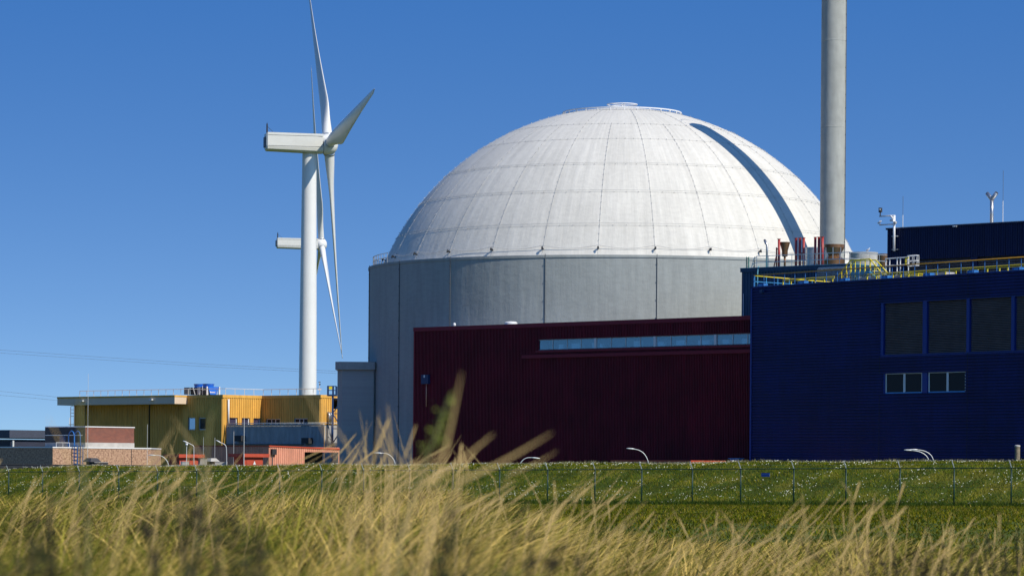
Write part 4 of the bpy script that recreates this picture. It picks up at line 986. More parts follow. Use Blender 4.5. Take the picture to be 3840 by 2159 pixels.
rw = thing("coping_rail", "short white hand rail on the coping left of the blue ladder", "railing", (fp.o.x, fp.o.y, Pb.z), TH)
ya, za = fpr.plx(211, 1659, -.2); yb, _ = fpr.plx(261, 1660, -.2)
MB().tube([(-.2, ya, 0), (-.2, ya, .42), (-.2, yb, .42), (-.2, yb, 0)], .03, 5).build("rail", M_WHITE, rw); MB().tube([(-.2, (ya + yb) / 2, 0), (-.2, (ya + yb) / 2, .42)], .02, 4).build("post", M_WHITE, rw)
# low dark wall on the left and white coped low wall
def lowwall(name, lab, p0, p1, d0, d1, th_, mt, cap):
    A, B = W(*p0, d0), W(*p1, d1); ang = math.atan2(B.y - A.y, B.x - A.x); L_ = math.hypot(B.x - A.x, B.y - A.y)
    t_ = thing(name, lab, "wall", (A.x, A.y, ZP), ang); h = (A.z + B.z) / 2 - ZP
    MB().box(0, L_, 0, .3, 0, h - .08).build("wall_body", mt, t_); MB().box(-.03, L_ + .03, -.03, .33, h - .078, h).build("coping", cap, t_); return t_
lowwall("low_wall", "dark low wall in front of the pebble-dash and brick blocks", (-80, 1741), (700, 1741), 318, 312, 0, M_DCON, M_DCON)
lowwall("low_wall", "pale concrete low wall with white coping before the red kiosks", (633, 1740), (890, 1747), 296, 292, 0, M_CONC, M_WHITE)

# ------------------------------------------------------------------ kiosks, vents, lamps, masts
def kiosk(px, py, d, lab):
    P = W(px, py, d); t_ = thing("red_kiosk", lab, "kiosk", (P.x, P.y, ZP), TH, "red kiosks behind the dyke"); h = P.z - ZP
    MB().box(-1.5, 0, 0, 2.1, 0, h - .3).build("body", M_KIOSK, t_)
    MB().box(-1.9, .3, -.3, 2.6, h - .3, h).build("roof", M_KIOSK, t_)
    MB().box(.005, .04, .25, 1.9, 0, h - .55).build("door", M_KIOSK, t_); m = MB(); m.box(.042, .05, 1.05, 1.09, 0, h - .55); m.build("door_gap", M_DARK, t_)
    return t_, h
k1, _ = kiosk(673, 1702, 300, "brick red flat-roofed kiosk left of the vent hood")
k2, hk = kiosk(917, 1700, 300, "brick red flat-roofed kiosk with a small white notice on its door")
MB().add([(.06, .95, hk - .95), (.06, 1.25, hk - .95), (.06, 1.1, hk - .62), (.052, .95, hk - .95), (.052, 1.25, hk - .95), (.052, 1.1, hk - .62)], [(0, 1, 2), (3, 5, 4), (0, 3, 4, 1), (1, 4, 5, 2), (2, 5, 3, 0)]).build("notice", M_WHITE, k2)
def vent(pxc, pyt, pyb, wpx, d, lab, mt):
    P = W(pxc, pyt, d); zb = W(pxc, pyb, d).z; r = wpx / 2 / FPX * d; t_ = thing("vent_hood", lab, "vent hood", (P.x, P.y, ZP), TH)
    h = P.z - ZP; hb = zb - ZP; a = r * .70; b_ = r * .38
    MB().add([(-a, -a, hb), (a, -a, hb), (a, a, hb), (-a, a, hb), (-b_, -b_, h), (b_, -b_, h), (b_, b_, h), (-b_, b_, h)], [(0, 1, 5, 4), (1, 2, 6, 5), (2, 3, 7, 6), (3, 0, 4, 7), (4, 5, 6, 7), (0, 3, 2, 1)]).build("hood", mt, t_)
    MB().box(-a * .6, a * .6, -a * .6, a * .6, 0, hb).build("shaft", M_DCON, t_); return t_
vent(794, 1717, 1729, 62, 305, "beige vent hood between the two red kiosks", M_CONC)
vent(345, 1716, 1731, 74, 320, "dark vent hood in front of the beige pebble-dash wall", M_DCON)
def blocks(px0, px1, py, d, lab, mt):
    A, B = W(px0, py, d), W(px1, py, d); t_ = thing("concrete_block", lab, "concrete block", (A.x, d, ZP), 0)
    MB().box(0, B.x - A.x, 0, 1.2, 0, A.z - ZP).build("block_body", mt, t_); MB().box(-.02, B.x - A.x + .02, -.02, 1.22, A.z - ZP + .002, A.z - ZP + .05).build("cap", M_CONC, t_)
blocks(740, 772, 1721, 302, "small beige concrete block right of the left kiosk", M_CONC)
blocks(806, 848, 1733, 302, "flat beige concrete block right of the vent hood", M_CONC)
blocks(677, 704, 1731, 297, "grey concrete block at the foot of the left kiosk", M_CONC)
blocks(355, 400, 1733, 318, "dark flat block beside the dark vent hood", M_DCON)

def lamp(lab, d, arms, base=None, r=.03):
    """curved street lamps: arms = [(list of photo points from low to head)], head at the last two points"""
    p0 = W(*arms[0][0], d); t_ = thing("street_lamp", lab, "street lamp", (p0.x, d, ZP), 0, "curved street lamps behind the dyke")
    o = Vector((p0.x, d, ZP)); first = True
    for pts in arms:
        q = [W(*p, d) - o for p in pts]; body = q[:-1]
        # smooth the curve
        cur = []
        for i in range(len(body) - 1):
            a = body[max(i - 1, 0)]; b = body[i]; c = body[i + 1]; e = body[min(i + 2, len(body) - 1)]
            for k in range(5):
                s = k / 5; cur.append(0.5 * ((2 * b) + (c - a) * s + (2 * a - 5 * b + 4 * c - e) * s * s + (3 * b - a - 3 * c + e) * s ** 3))
        cur.append(body[-1]); foot = Vector((cur[0].x, 0, 0))
        m = MB(); m.tube(([foot] if (foot - cur[0]).length > .1 else []) + cur, r, 7); m.build("pole", M_LAMP, t_)
        a, b = q[-2], q[-1]; dv = (b - a).normalized(); m = MB(); m.tube([a - dv * .1, a + dv * .1, a.lerp(b, .6), b], [r * 1.2, r * 1.9, r * 1.7, r * .8], 8); m.build("lamp_head", M_LAMP, t_)
    return t_
lamp("curved lamp rising before the middle of the red hall, head pointing left", 262, [[(2433, 1745), (2428, 1722), (2414, 1699), (2395, 1687), (2374, 1682), (2349, 1680)]])
lamp("curved lamp low before the red hall, its head pointing right", 264, [[(1948, 1745), (1954, 1732), (1966, 1720), (1980, 1715), (1998, 1715), (2025, 1718)]])
lamp("twin-armed curved lamp before the blue hall", 250, [[(3485, 1742), (3481, 1720), (3468, 1703), (3445, 1692), (3415, 1687), (3390, 1686)], [(3502, 1742), (3498, 1718), (3485, 1700), (3462, 1689), (3436, 1685), (3408, 1685)]])
lamp("curved lamp before the grey annex beside the drum", 264, [[(1484, 1750), (1478, 1726), (1464, 1708), (1446, 1699), (1428, 1698), (1402, 1697)]])
lamp("curved lamp at the right end of the beige pebble-dash wall", 285, [[(634, 1752), (628, 1731), (614, 1714), (598, 1707), (578, 1706), (556, 1705)]])
lamp("lamp with a drooping arm above the left red kiosk", 296, [[(727, 1745), (727, 1680), (725, 1671), (716, 1665), (702, 1658), (686, 1652)]])
lamp("lamp hooking left above the gap between kiosks", 298, [[(850, 1745), (849, 1685), (846, 1670), (838, 1663), (826, 1658), (810, 1649)]])
def mastth(name, lab, px, pyt, d, r=.018, cat="mast", top=None):
    P = W(px, pyt, d); t_ = thing(name, lab, cat, (P.x, d, ZP), 0); h = P.z - ZP
    MB().tube([(0, 0, 0), (0, 0, h * .6)], r * 1.4, 5).build("lower_pole", M_LAMP, t_); MB().tube([(0, 0, h * .6), (0, 0, h)], r, 5).build("upper_pole", M_LAMP, t_)
    if top: MB().tube([(0, 0, h), (0, 0, h + .2)], [.09, .11], 8).build("cap_light", M_WHITE, t_)
mastth("lightning_mast", "tallest thin mast, before the left end of the canopy", 331, 1401, 330)
mastth("lightning_mast", "thin tall mast in front of the kiosk with the white notice", 916, 1566, 292, .026)
mastth("lightning_mast", "thin mast left of the tall one, before the grey annex", 877, 1616, 320)
mastth("lightning_mast", "thin mast just left of the yellow building's bright corner", 806, 1640, 320)
mastth("lightning_mast", "thin mast rising behind the beige vent hood", 763, 1638, 306)
mastth("lightning_mast", "thin mast rising at the right end of the beige wall", 553, 1590, 335)
mastth("bollard_light", "short pole with a white cap light before the left kiosk", 700, 1670, 290, .03, "pole light", True)

# ------------------------------------------------------------------ wind turbines
def turbine(lab, d, hub_px, L_, yaw, phi0, cone, tilt, tower, nac, chord, hubr):
    hub = W(*hub_px, d)
    ax = Vector((math.cos(yaw), math.sin(yaw), 0)); p = Vector((math.sin(yaw), -math.cos(yaw), 0))
    tb = W(*tower[0], d); xt = (tower[0][0] - 1920 - 0) / FPX
    base = Vector((W(tower[1][0], tower[1][1], d).x, d, ZP))
    t_ = thing("wind_turbine", lab, "wind turbine", base, 0)
    o = base
    wt, wb = tower[2], tower[3]
    zt_ = hub.z - nac[1] * .5 - ZP
    MB().lathe([(wb, 0), (wb * .985, zt_ * .3), (wb * .93, zt_ * .55), (wt, zt_)], 48).build("tower", M_TURB, t_)
    # nacelle in its own axes: s along axis from rear (0) to hub end, t sideways, z
    up = Vector((0, 0, 1)); c0 = hub - ax * nac[2] - o      # rear end centre
    def N(s, t, z): return c0 + ax * s + p * t + up * z
    hw, hh, ln = nac[0] / 2, nac[1] / 2, nac[2] - hubr * .62
    m = MB()
    ring = lambda s, kw, zt1, zb1: [N(s, -hw * kw, zt1), N(s, hw * kw, zt1), N(s, hw * kw, zb1 * .5), N(s, hw * kw * .93, zb1 * .8), N(s, hw * kw * .6, zb1), N(s, -hw * kw * .6, zb1), N(s, -hw * kw * .93, zb1 * .8), N(s, -hw * kw, zb1 * .5)]
    secs = [ring(0.0, .86, hh * .9, -hh * .72), ring(.25, 1, hh, -hh * .86), ring(ln * .85, 1, hh * .96, -hh), ring(ln, .96, hh * .96, -hh)]
    vs = [v for r_ in secs for v in r_]; fs2 = []
    for i in range(3):
        for j in range(8): fs2.append((i * 8 + j, i * 8 + (j + 1) % 8, (i + 1) * 8 + (j + 1) % 8, (i + 1) * 8 + j))
    fs2 += [tuple(range(8))[::-1], tuple(24 + j for j in range(8))]
    m.add(vs, fs2); nc = m.build("nacelle", M_NAC, t_)
    m = MB()
    for z in (hh * .72, -hh * .38):
        for sd in (1, -1): m.tube([N(.3, hw * 1.01 * sd, z), N(ln - .2, hw * 1.005 * sd, z - .02)], .035, 4)
    m.build("seam", M_WIRE, nc)
    m = MB(); cc = [N(-.22, -hw * .6, hh * .55), N(-.22, hw * .6, hh * .55), N(-.22, hw * .6, -hh * .5), N(-.22, -hw * .6, -hh * .5)]
    c2 = [N(-.0, -hw * .6, hh * .55), N(-.0, hw * .6, hh * .55), N(-.0, hw * .6, -hh * .5), N(-.0, -hw * .6, -hh * .5)]
    m.add(cc + c2, [(0, 1, 2, 3), (0, 4, 5, 1), (1, 5, 6, 2), (2, 6, 7, 3), (3, 7, 4, 0)]); m.build("rear_grille", mat("grille_grey", (.1, .12, .16), .6), nc)
    m = MB(); m.tube([N(.3, 0, hh), N(.3, 0, hh + .95 * hh)], [.16, .13], 5); m.tube([N(.3, 0, hh * 1.7), N(.3, 0, hh * 2.1)], .03, 4); m.tube([N(.4, 0, hh * 1.65), N(1.6, 0, hh)], .03, 4); m.tube([N(.3, -.3, hh * 1.75), N(.3, .3, hh * 1.75)], .03, 4); m.build("sensor_mast", M_DARK, nc)
    # spinner
    up2 = (up * math.cos(tilt) - ax * math.sin(tilt)).normalized() if False else (up - ax * math.tan(tilt)).normalized()
    ax2 = (ax + up * math.tan(tilt)).normalized(); hc_ = hub - o
    m = MB(); prof = [(-.62, .90), (-.55, .97), (-.2, 1.0), (.2, .97), (.5, .84), (.72, .6), (.85, .3), (.88, .01)]
    vs = []; n_ = 28
    for s, r_ in prof:
        for j in range(n_):
            a = 2 * math.pi * j / n_; vs.append(hc_ + ax2 * s * hubr + (p * math.cos(a) + up2 * math.sin(a)) * r_ * hubr)
    fs2 = [(i * n_ + j, i * n_ + (j + 1) % n_, (i + 1) * n_ + (j + 1) % n_, (i + 1) * n_ + j) for i in range(len(prof) - 1) for j in range(n_)]
    m.add(vs, fs2, True); sp_ = m.build("spinner", M_TURB, t_)
    m = MB(); m.tube([hc_ - ax2 * .68 * hubr, hc_ - ax2 * .615 * hubr], .86 * hubr, 24); m.build("collar", M_DARK, t_)
    for k in range(3):
        ph = phi0 + k * 2 * math.pi / 3
        S = (p * math.cos(ph) + up2 * math.sin(ph)); S = (S + ax2 * math.tan(cone)).normalized(); T = ax2.cross(S).normalized(); A = S.cross(T)
        if A.dot(ax2) < 0: A = -A
        m = MB(); vs = []; NS = 30; n_ = 14; rr = hubr * .48
        for i in range(NS + 1):
            f = i / NS; s = L_ * f; rad = rr
            if f < .04: ch = 2 * rad; th_ = 2 * rad; off = 0
            else:
                g_ = (f - .04) / .96; gr = sst(np.array((f - .04) / .20)).item(); cmax = chord * (1 - .82 * max(0, (f - .18) / .82) ** 1.15)
                ch = 2 * rad * (1 - gr) + cmax * gr; th_ = 2 * rad * (1 - gr) + cmax * .24 * gr * (1.25 - .4 * f); off = gr
            if f > .97: ch *= max(.12, (1 - f) / .03); th_ *= max(.2, (1 - f) / .03)
            tw = R(24) * (1 - f) ** 1.6 + R(3)
            cdir = T * math.cos(tw) + A * math.sin(tw); tdir = S.cross(cdir)
            bend = ax2 * (0.012 * L_ * f * f)
            cen = hc_ + S * s + cdir * (ch * .18 * off) + bend
            for j in range(n_):
                a = 2 * math.pi * j / n_; u_ = math.cos(a); v_ = math.sin(a)
                v_ *= (1 - .45 * off * (u_ * .5 + .5)) if off else 1
                vs.append(cen + cdir * (ch / 2 * u_) + tdir * (th_ / 2 * v_))
        fs2 = [(i * n_ + j, i * n_ + (j + 1) % n_, (i + 1) * n_ + (j + 1) % n_, (i + 1) * n_ + j) for i in range(NS) for j in range(n_)]
        fs2.append(tuple(NS * n_ + j for j in range(n_)))
        m.add(vs, fs2, True); bl = m.build("blade", M_TURB, t_)
        m = MB(); m.tube([hc_ + S * hubr * .88, hc_ + S * hubr * 1.06], rr * 1.12, 16); m.build("root_ring", M_GALV, bl)
    return t_
turbine("nearer white wind turbine standing behind the yellow building", 620.0, (1233, 541), 41.97, R(11.54), R(7.57), R(2.2), R(4.59),
        ((1153, 1478), (1153.5, 1478), 1.28, 1.63), (3.3, 3.5, 11.6), 3.3, 1.9)
turbine("farther white wind turbine mostly hidden behind the nearer tower", 900.0, (1206, 916), 47.04, R(8.31), R(78.26), R(-.83), R(4.79),
        ((1145, 1400), (1146, 1400), 1.4, 1.65), (2.9, 2.9, 11.9), 3.6, 1.62)

# ------------------------------------------------------------------ power lines
for lab, pts in (("upper cable of the high pair crossing the sky at left", [(-40, 1309), (330, 1335), (760, 1364), (1300, 1393)]),
                 ("lower cable of the high pair crossing the sky at left", [(-40, 1320), (330, 1345), (760, 1373), (1300, 1401)]),
                 ("upper cable of the low pair at the left picture edge", [(-40, 1462), (120, 1478), (300, 1497), (700, 1530)]),
                 ("lower cable of the low pair at the left picture edge", [(-40, 1478), (120, 1491), (300, 1509), (700, 1540)])):
    q = [W(*p, 760) for p in pts]; m = MB(); m.tube([v - q[0] for v in q], .022, 4)
    o = m.build("power_cable", M_WIRE, None, q[0]); tag(o, lab, "power cable")

# ------------------------------------------------------------------ fence
post_px = [-100, 33, 160, 298, 446, 591, 738, 893, 1049, 1207, 1364, 1537, 1699, 1874, 2054, 2231.5, 2406.7, 2596.8, 2777.9, 2976.9, 3172.9, 3375.6, 3578.3, 3793, 4012]
fence = thing("security_fence", "green chain-link fence with angled post tops along the grassy dyke", "fence", (FL.x, FL.y, 0), 0)
def on_fence(px):
    a = (px - 1920) / FPX; t = (a * FL.y - FL.x) / (fe.x - a * fe.y); return t
ts = [on_fence(p) for p in post_px]
ztop = lambda t: 6.37 + (7.2 - 6.37) * t / FLEN
for t in ts:
    P = FL + fe * t; rel = Vector((P.x - FL.x, P.y - FL.y, 0)); zb = float(ground_z(P.x - .2, P.y - .2)) - .1; zt_ = ztop(t)
    po = MB().tube([rel + Vector((0, 0, zb)), rel + Vector((0, 0, zt_))], .05, 6).build("post", M_GREEN, fence)
    MB().tube([rel + Vector((0, 0, zt_ - .02)), rel + Vector((-.17, -.1, zt_ + .45))], .028, 5).build("angled_arm", M_FGREY, po)
t0, t1 = ts[0], ts[-1]
def fp3(t, z, off=0): P = FL + fe * t - fn * .05; return Vector((P.x - FL.x + off * -.17, P.y - FL.y + off * -.1, z))
m = MB(); m.tube([fp3(t0, ztop(t0) - .03), fp3(t1, ztop(t1) - .03)], .03, 5); m.tube([fp3(t0, ztop(t0) - 1.15), fp3(t1, ztop(t1) - 1.15)], .008, 4); m.build("tension_wire", M_GREEN, fence)
m = MB()
for o_ in (.45, .95): m.tube([fp3(t0, ztop(t0) + .43 * o_, o_), fp3(t1, ztop(t1) + .43 * o_, o_)], .005, 3)
m.build("barbed_wire", M_WIRE, fence)
m = MB(); hF = 2.2; sp_ = .11; t = t0 - hF
while t < t1:
    for sg in (1, -1):
        a_, b_ = (t, t + hF) if sg > 0 else (t + hF, t)
        za, zb = ztop(t) - hF, ztop(t) - .03
        A, B = fp3(a_, za), fp3(b_, zb); w_ = Vector((fe.x, fe.y, 0)) * .002
        m.add([A - w_, A + w_, B + w_, B - w_], [(0, 1, 2, 3)])
    t += sp_
m.build("chain_link", M_GREEN, fence)
ts_ = on_fence(2875); zs = W(2875, 1779, 226).z; P = FL + fe * ts_ - fn * .12
sg = thing("fence_sign", "small blue notice plate hung on the fence", "sign", (P.x, P.y, W(2875, 1779, P.y).z), math.atan2(fe.y, fe.x))
hwid = .33
MB().box(-hwid, hwid, 0, .02, -.12, .12).build("plate", mat("sign_blue", (0.006, 0.06, 0.32), .4), sg)
m = MB(); x = -hwid + .05
for k in range(12): m.box(x, x + .03, -.004, -.001, .02, .065); x += .05
m.box(-hwid + .05, hwid - .05, -.004, -.001, -.075, -.06); m.build("lettering", mat("sign_pale_blue", (0.12, 0.25, 0.55), .5), sg)
wp = W(3815, 1727, 226); zg = float(ground_z(wp.x, 226)) - .1
wpst = thing("wooden_post", "short mossy wooden post with pale cap on the dyke crest at right", "post", (wp.x, 226, zg), 0)
h = W(3815, 1668, 226).z - zg
MB().lathe([(.17, 0), (.175, h * .4), (.17, h - .12)], 14).build("shaft", M_WOOD, wpst); MB().lathe([(.17, h - .12), (.19, h - .1), (.185, h - .02), (.12, h + .01), (.01, h + .015)], 14).build("cap", M_CONC, wpst)

# ------------------------------------------------------------------ grasses
def grass_mat(name, transl=0.35):
    m = bpy.data.materials.new(name); m.use_nodes = True; t = m.node_tree; t.nodes.clear()
    at = nn('ShaderNodeAttribute', t, attribute_name='col')
    d = nn('ShaderNodeBsdfDiffuse', t); tl = nn('ShaderNodeBsdfTranslucent', t); mx = nn('ShaderNodeMixShader', t); mx.inputs[0].default_value = transl
    o = nn('ShaderNodeOutputMaterial', t)
    t.links.new(at.outputs['Color'], d.inputs[0]); t.links.new(at.outputs['Color'], tl.inputs[0])
    t.links.new(d.outputs[0], mx.inputs[1]); t.links.new(tl.outputs[0], mx.inputs[2]); t.links.new(mx.outputs[0], o.inputs[0])
    return m
GM = grass_mat("grass_blades")
def blades(name, X, Y, Z, Ht, Wd, lean_dir, lean, col, segs, label, cat):
    """ribbon blades; lean = horizontal reach of the tip / height, curved over"""
    N = len(X); k = segs + 1
    f = np.linspace(0, 1, k)[None, :]
    reach = (lean * Ht)[:, None] * (f ** 1.9)
    px = X[:, None] + np.cos(lean_dir)[:, None] * reach; py = Y[:, None] + np.sin(lean_dir)[:, None] * reach
    pz = Z[:, None] + Ht[:, None] * (f - .18 * lean[:, None] * f ** 3)
    wa = rng.uniform(-.9, .9, N)                                  # blades roughly face the camera
    hw = (Wd[:, None] * .5) * (1 - f ** 2.2 * .93)
    v = np.empty((N, k, 2, 3))
    v[:, :, 0, 0] = px - hw * np.cos(wa)[:, None]; v[:, :, 0, 1] = py - hw * np.sin(wa)[:, None]; v[:, :, 0, 2] = pz
    v[:, :, 1, 0] = px + hw * np.cos(wa)[:, None]; v[:, :, 1, 1] = py + hw * np.sin(wa)[:, None]; v[:, :, 1, 2] = pz
    base = (np.arange(N) * k * 2)[:, None] + (np.arange(segs) * 2)[None, :]
    fc = np.stack([base, base + 1, base + 3, base + 2], -1).reshape(-1, 4)
    me = bpy.data.meshes.new(name)
    me.vertices.add(N * k * 2); me.vertices.foreach_set("co", v.reshape(-1))
    me.loops.add(len(fc) * 4); me.loops.foreach_set("vertex_index", fc.reshape(-1).astype(np.int32))
    me.polygons.add(len(fc)); me.polygons.foreach_set("loop_start", (np.arange(len(fc)) * 4).astype(np.int32))
    me.update(calc_edges=True)
    ca = me.color_attributes.new("col", 'FLOAT_COLOR', 'POINT')
    cc = np.ones((N, k * 2, 4)); cc[:, :, :3] = col[:, None, :]; ca.data.foreach_set("color", cc.reshape(-1))
    me.materials.append(GM); me.validate()
    o = bpy.data.objects.new(name, me); COL.objects.link(o); tag(o, label, cat, kind="stuff"); return o
def pick(cols, n, probs):
    c = np.array(cols)[rng.choice(len(cols), n, p=probs)]; return c * rng.uniform(.7, 1.25, (n, 1))

# marram grass on the dune in front: wind-combed tussocks
NT = 5200
ty = 7.5 + 66 * rng.random(NT) ** 1.35; ta = rng.uniform(-.32, .32, NT); tpx = 1920 + ta * FPX; tx = ta * ty
side = np.interp(tpx, [-300, 300, 900, 1500, 2300, 2900, 3300, 3500, 4200], [.10, .25, .55, .85, .9, .75, .4, .15, .05])
sel = rng.random(NT)
kind = np.where(sel < .62 * side, rng.integers(0, 2, NT), np.where(sel < .82, 2 + rng.integers(0, 2, NT), 4 + rng.integers(0, 2, NT)))
basec = np.array([(.82, .58, .17), (.60, .43, .11), (.38, .33, .05), (.19, .20, .03), (.07, .09, .015), (.09, .06, .022)])
tb_ = rng.uniform(.7, 1.2, NT); twd = rng.normal(.1, .35, NT); tln = np.clip(rng.normal(1.25, .4, NT), .3, 2.0)
th_ = rng.uniform(.26, .52, NT); trd = rng.uniform(.05, .16, NT)
cnt = 40; ci = np.repeat(np.arange(NT), cnt); NB = len(ci)
Xb = tx[ci] + rng.normal(0, 1, NB) * trd[ci] * (1 + ty[ci] * .02); Yb = ty[ci] + rng.normal(0, 1, NB) * trd[ci]
Zb = ground_z(Xb, Yb) - .02
Ht = th_[ci] * rng.uniform(.55, 1.15, NB)
Wd = (.0066 + .00022 * Yb) * rng.uniform(.5, 1.6, NB)
km = rng.random(NB) < .25; kk = np.where(km, rng.integers(0, 6, NB), kind[ci])
colr = basec[kk] * (tb_[ci] * rng.uniform(.65, 1.2, NB))[:, None]
ldir = twd[ci] + rng.normal(0, .5, NB); lean = np.clip(tln[ci] * rng.uniform(.35, 1.25, NB), .05, 1.8)
fl_ = rng.random(NB) < .14; ldir = np.where(fl_, ldir + math.pi, ldir); lean = np.where(fl_, lean * .6, lean)
blades("marram_grass", Xb, Yb, Zb, Ht, Wd, ldir, lean, colr, 6, "windblown straw-coloured marram grass across the blurred foreground", "dune grass")

# short turf on the lawn and the dyke
def scatter(n, q0, q1, tmin=-12, tmax=FLEN + 12):
    t = rng.uniform(tmin, tmax, n); q = q0 + (q1 - q0) * rng.random(n)
    return FL.x + fe.x * t + fn.x * q, FL.y + fe.y * t + fn.y * q
def patch(X, Y, s, ph):
    return (np.sin(X * s + ph) * np.cos(Y * s * 1.3 + ph * 2) + .6 * np.sin(X * s * 2.3 - Y * s * 1.9 + ph) + .4 * np.sin(X * s * 5.1 + Y * s * 4.3)) / 2
X, Y = scatter(130000, .2, 14.8); n = len(X); pt_ = patch(X, Y, .8, 1.0)
c = pick([(.10, .135, .006), (.20, .19, .010), (.05, .08, .006), (.34, .27, .05)], n, [.42, .3, .18, .10]) * (1 + .45 * pt_[:, None])
blades("dyke_grass", X, Y, ground_z(X, Y) - .02, rng.uniform(.07, .2, n) * (1 + .4 * pt_), rng.uniform(.02, .045, n), rng.uniform(0, 6.28, n), rng.uniform(.3, 1.1, n), c, 2, "green grass covering the dyke slope", "grass")
X, Y = scatter(14000, 12.5, 15.5); n = len(X); c = pick([(.55, .48, .28), (.32, .30, .10), (.16, .19, .04)], n, [.4, .3, .3])
blades("crest_grass", X, Y, ground_z(X, Y) - .02, rng.uniform(.12, .36, n), rng.uniform(.012, .03, n), rng.uniform(0, 6.28, n), rng.uniform(.2, .8, n), c, 2, "pale seeding grass along the dyke crest", "grass")
X, Y = scatter(26000, -2.6, .9); k_ = rng.random(26000) < np.clip(1.0 + ((X - FL.x) * fn.x + (Y - FL.y) * fn.y + 1.0) / 1.8 + patch(X, Y, .9, 3.0) * .5, 0, 1); X, Y = X[k_], Y[k_]; n = len(X); c = pick([(.03, .06, .010), (.05, .08, .012), (.08, .10, .02)], n, [.5, .3, .2])
blades("fence_foot_grass", X, Y, ground_z(X, Y) - .02, rng.uniform(.15, .42, n), rng.uniform(.02, .04, n), rng.uniform(0, 6.28, n), rng.uniform(.2, .9, n), c, 2, "taller dark grass along the fence foot", "grass")
n = 110000; Y = 62 + 150 * rng.random(n); X = Y * rng.uniform(-.19, .19, n); q = (X - FL.x) * fn.x + (Y - FL.y) * fn.y; k_ = q < -1; X, Y = X[k_], Y[k_]; n = len(X)
pt_ = patch(X, Y, .35, 2.0)
c = pick([(.09, .105, .006), (.17, .15, .010), (.24, .18, .04), (.04, .055, .006)], n, [.40, .28, .12, .20]) * (1 + .6 * pt_[:, None])
blades("lawn_grass", X, Y, ground_z(X, Y) - .02, rng.uniform(.05, .16, n) * (1 + .6 * pt_), rng.uniform(.02, .05, n), rng.uniform(0, 6.28, n), rng.uniform(.3, 1.2, n), c, 2, "short mown grass between dune and fence", "grass")
# daisies: tiny domed white flower heads
t = rng.uniform(-12, FLEN + 12, 60000); q = 15 * rng.random(60000); X = FL.x + fe.x * t + fn.x * q; Y = FL.y + fe.y * t + fn.y * q
dens = patch(X, Y, .55, 4.0) + patch(X, Y, 1.7, 2.0) * .7; k_ = (rng.random(60000) < .30 * np.clip(dens + .15, 0.10, 1) ** 1.6 * 1.1); X, Y, q = X[k_], Y[k_], q[k_]; n = len(X)
Z = ground_z(X, Y) + rng.uniform(.08, .2, n); r_ = rng.uniform(.013, .032, n)
v = np.empty((n, 6, 3)); ang = rng.uniform(0, 6.28, n)
for j in range(5):
    a = ang + j * 2 * math.pi / 5; v[:, j, 0] = X + r_ * np.cos(a); v[:, j, 1] = Y + r_ * np.sin(a) * .7; v[:, j, 2] = Z + r_ * np.sin(a) * .7
v[:, 5, 0] = X; v[:, 5, 1] = Y - r_ * .35; v[:, 5, 2] = Z + r_ * .35
fc = np.concatenate([np.stack([np.arange(n) * 6 + j, np.arange(n) * 6 + (j + 1) % 5, np.arange(n) * 6 + 5], 1) for j in range(5)])
me = bpy.data.meshes.new("daisies"); me.from_pydata(v.reshape(-1, 3).tolist(), [], fc.tolist()); me.materials.append(mat("daisy_white", (.82, .82, .66), .8))
o = bpy.data.objects.new("daisies", me); COL.objects.link(o); tag(o, "scattered white daisies dotting the dyke slope", "flowers", kind="stuff")

# three tall weeds close to the lens and a few long stray stalks
def weed(lab, d, stem, blobs, leafc, seed):
    rnd = random.Random(seed); p0 = W(*stem[0], d); zg = float(ground_z(p0.x, d)); t_ = thing("tall_weed", lab, "weed", (p0.x, d, zg), 0)
    o = Vector((p0.x, d, zg)); pts = [Vector((0, 0, 0))] + [W(*p, d) - o for p in stem]
    MB().tube(pts, .0025, 5).build("stem", mat("weed_stem", (.16, .15, .05), .8), t_)
    for (bx, by, rx) in blobs:
        c = W(bx, by, d) - o; r = rx / FPX * d; m = MB()
        for k in range(26):
            q = c + Vector((rnd.gauss(0, .45), rnd.gauss(0, .45), rnd.gauss(0, .45))) * r; a = Vector((rnd.uniform(-1, 1), rnd.uniform(-.5, .5), rnd.uniform(-.2, 1))).normalized() * r * .35; b_ = a.cross(Vector((rnd.random(), 1, rnd.random()))).normalized() * r * .13
            m.add([q, q + a * .5 + b_, q + a, q + a * .5 - b_], [(0, 1, 2, 3)])
        m.build("flower_head", leafc, t_)
    return t_
M_BUD = mat("weed_bud_green", (.26, .30, .04), .8); M_BUD2 = mat("weed_bud_dark", (.10, .12, .03), .8)
weed("tall blurred weed with yellow-green buds in front of the red hall's left corner", 6.2, [(1500, 2000), (1600, 1720), (1655, 1570), (1690, 1480)], [(1685, 1500, 30), (1672, 1545, 38), (1658, 1580, 36), (1635, 1630, 40), (1655, 1655, 30), (1600, 1690, 34)], M_BUD, 1)
weed("tall blurred weed with green head before the yellow building", 6.0, [(740, 2000), (770, 1750), (785, 1600), (795, 1535)], [(800, 1535, 34), (770, 1560, 26), (750, 1645, 32), (780, 1600, 20)], M_BUD2, 2)
weed("tall blurred weed before the left end of the canopy", 5.6, [(330, 2000), (310, 1700), (300, 1560), (300, 1500)], [(300, 1520, 20), (310, 1580, 26), (315, 1650, 22)], M_BUD2, 3)
M_WEED = mat("weed_brown", (.045, .035, .014), .9, var=.3); M_WEED2 = mat("weed_olive", (.06, .07, .015), .9, var=.3)
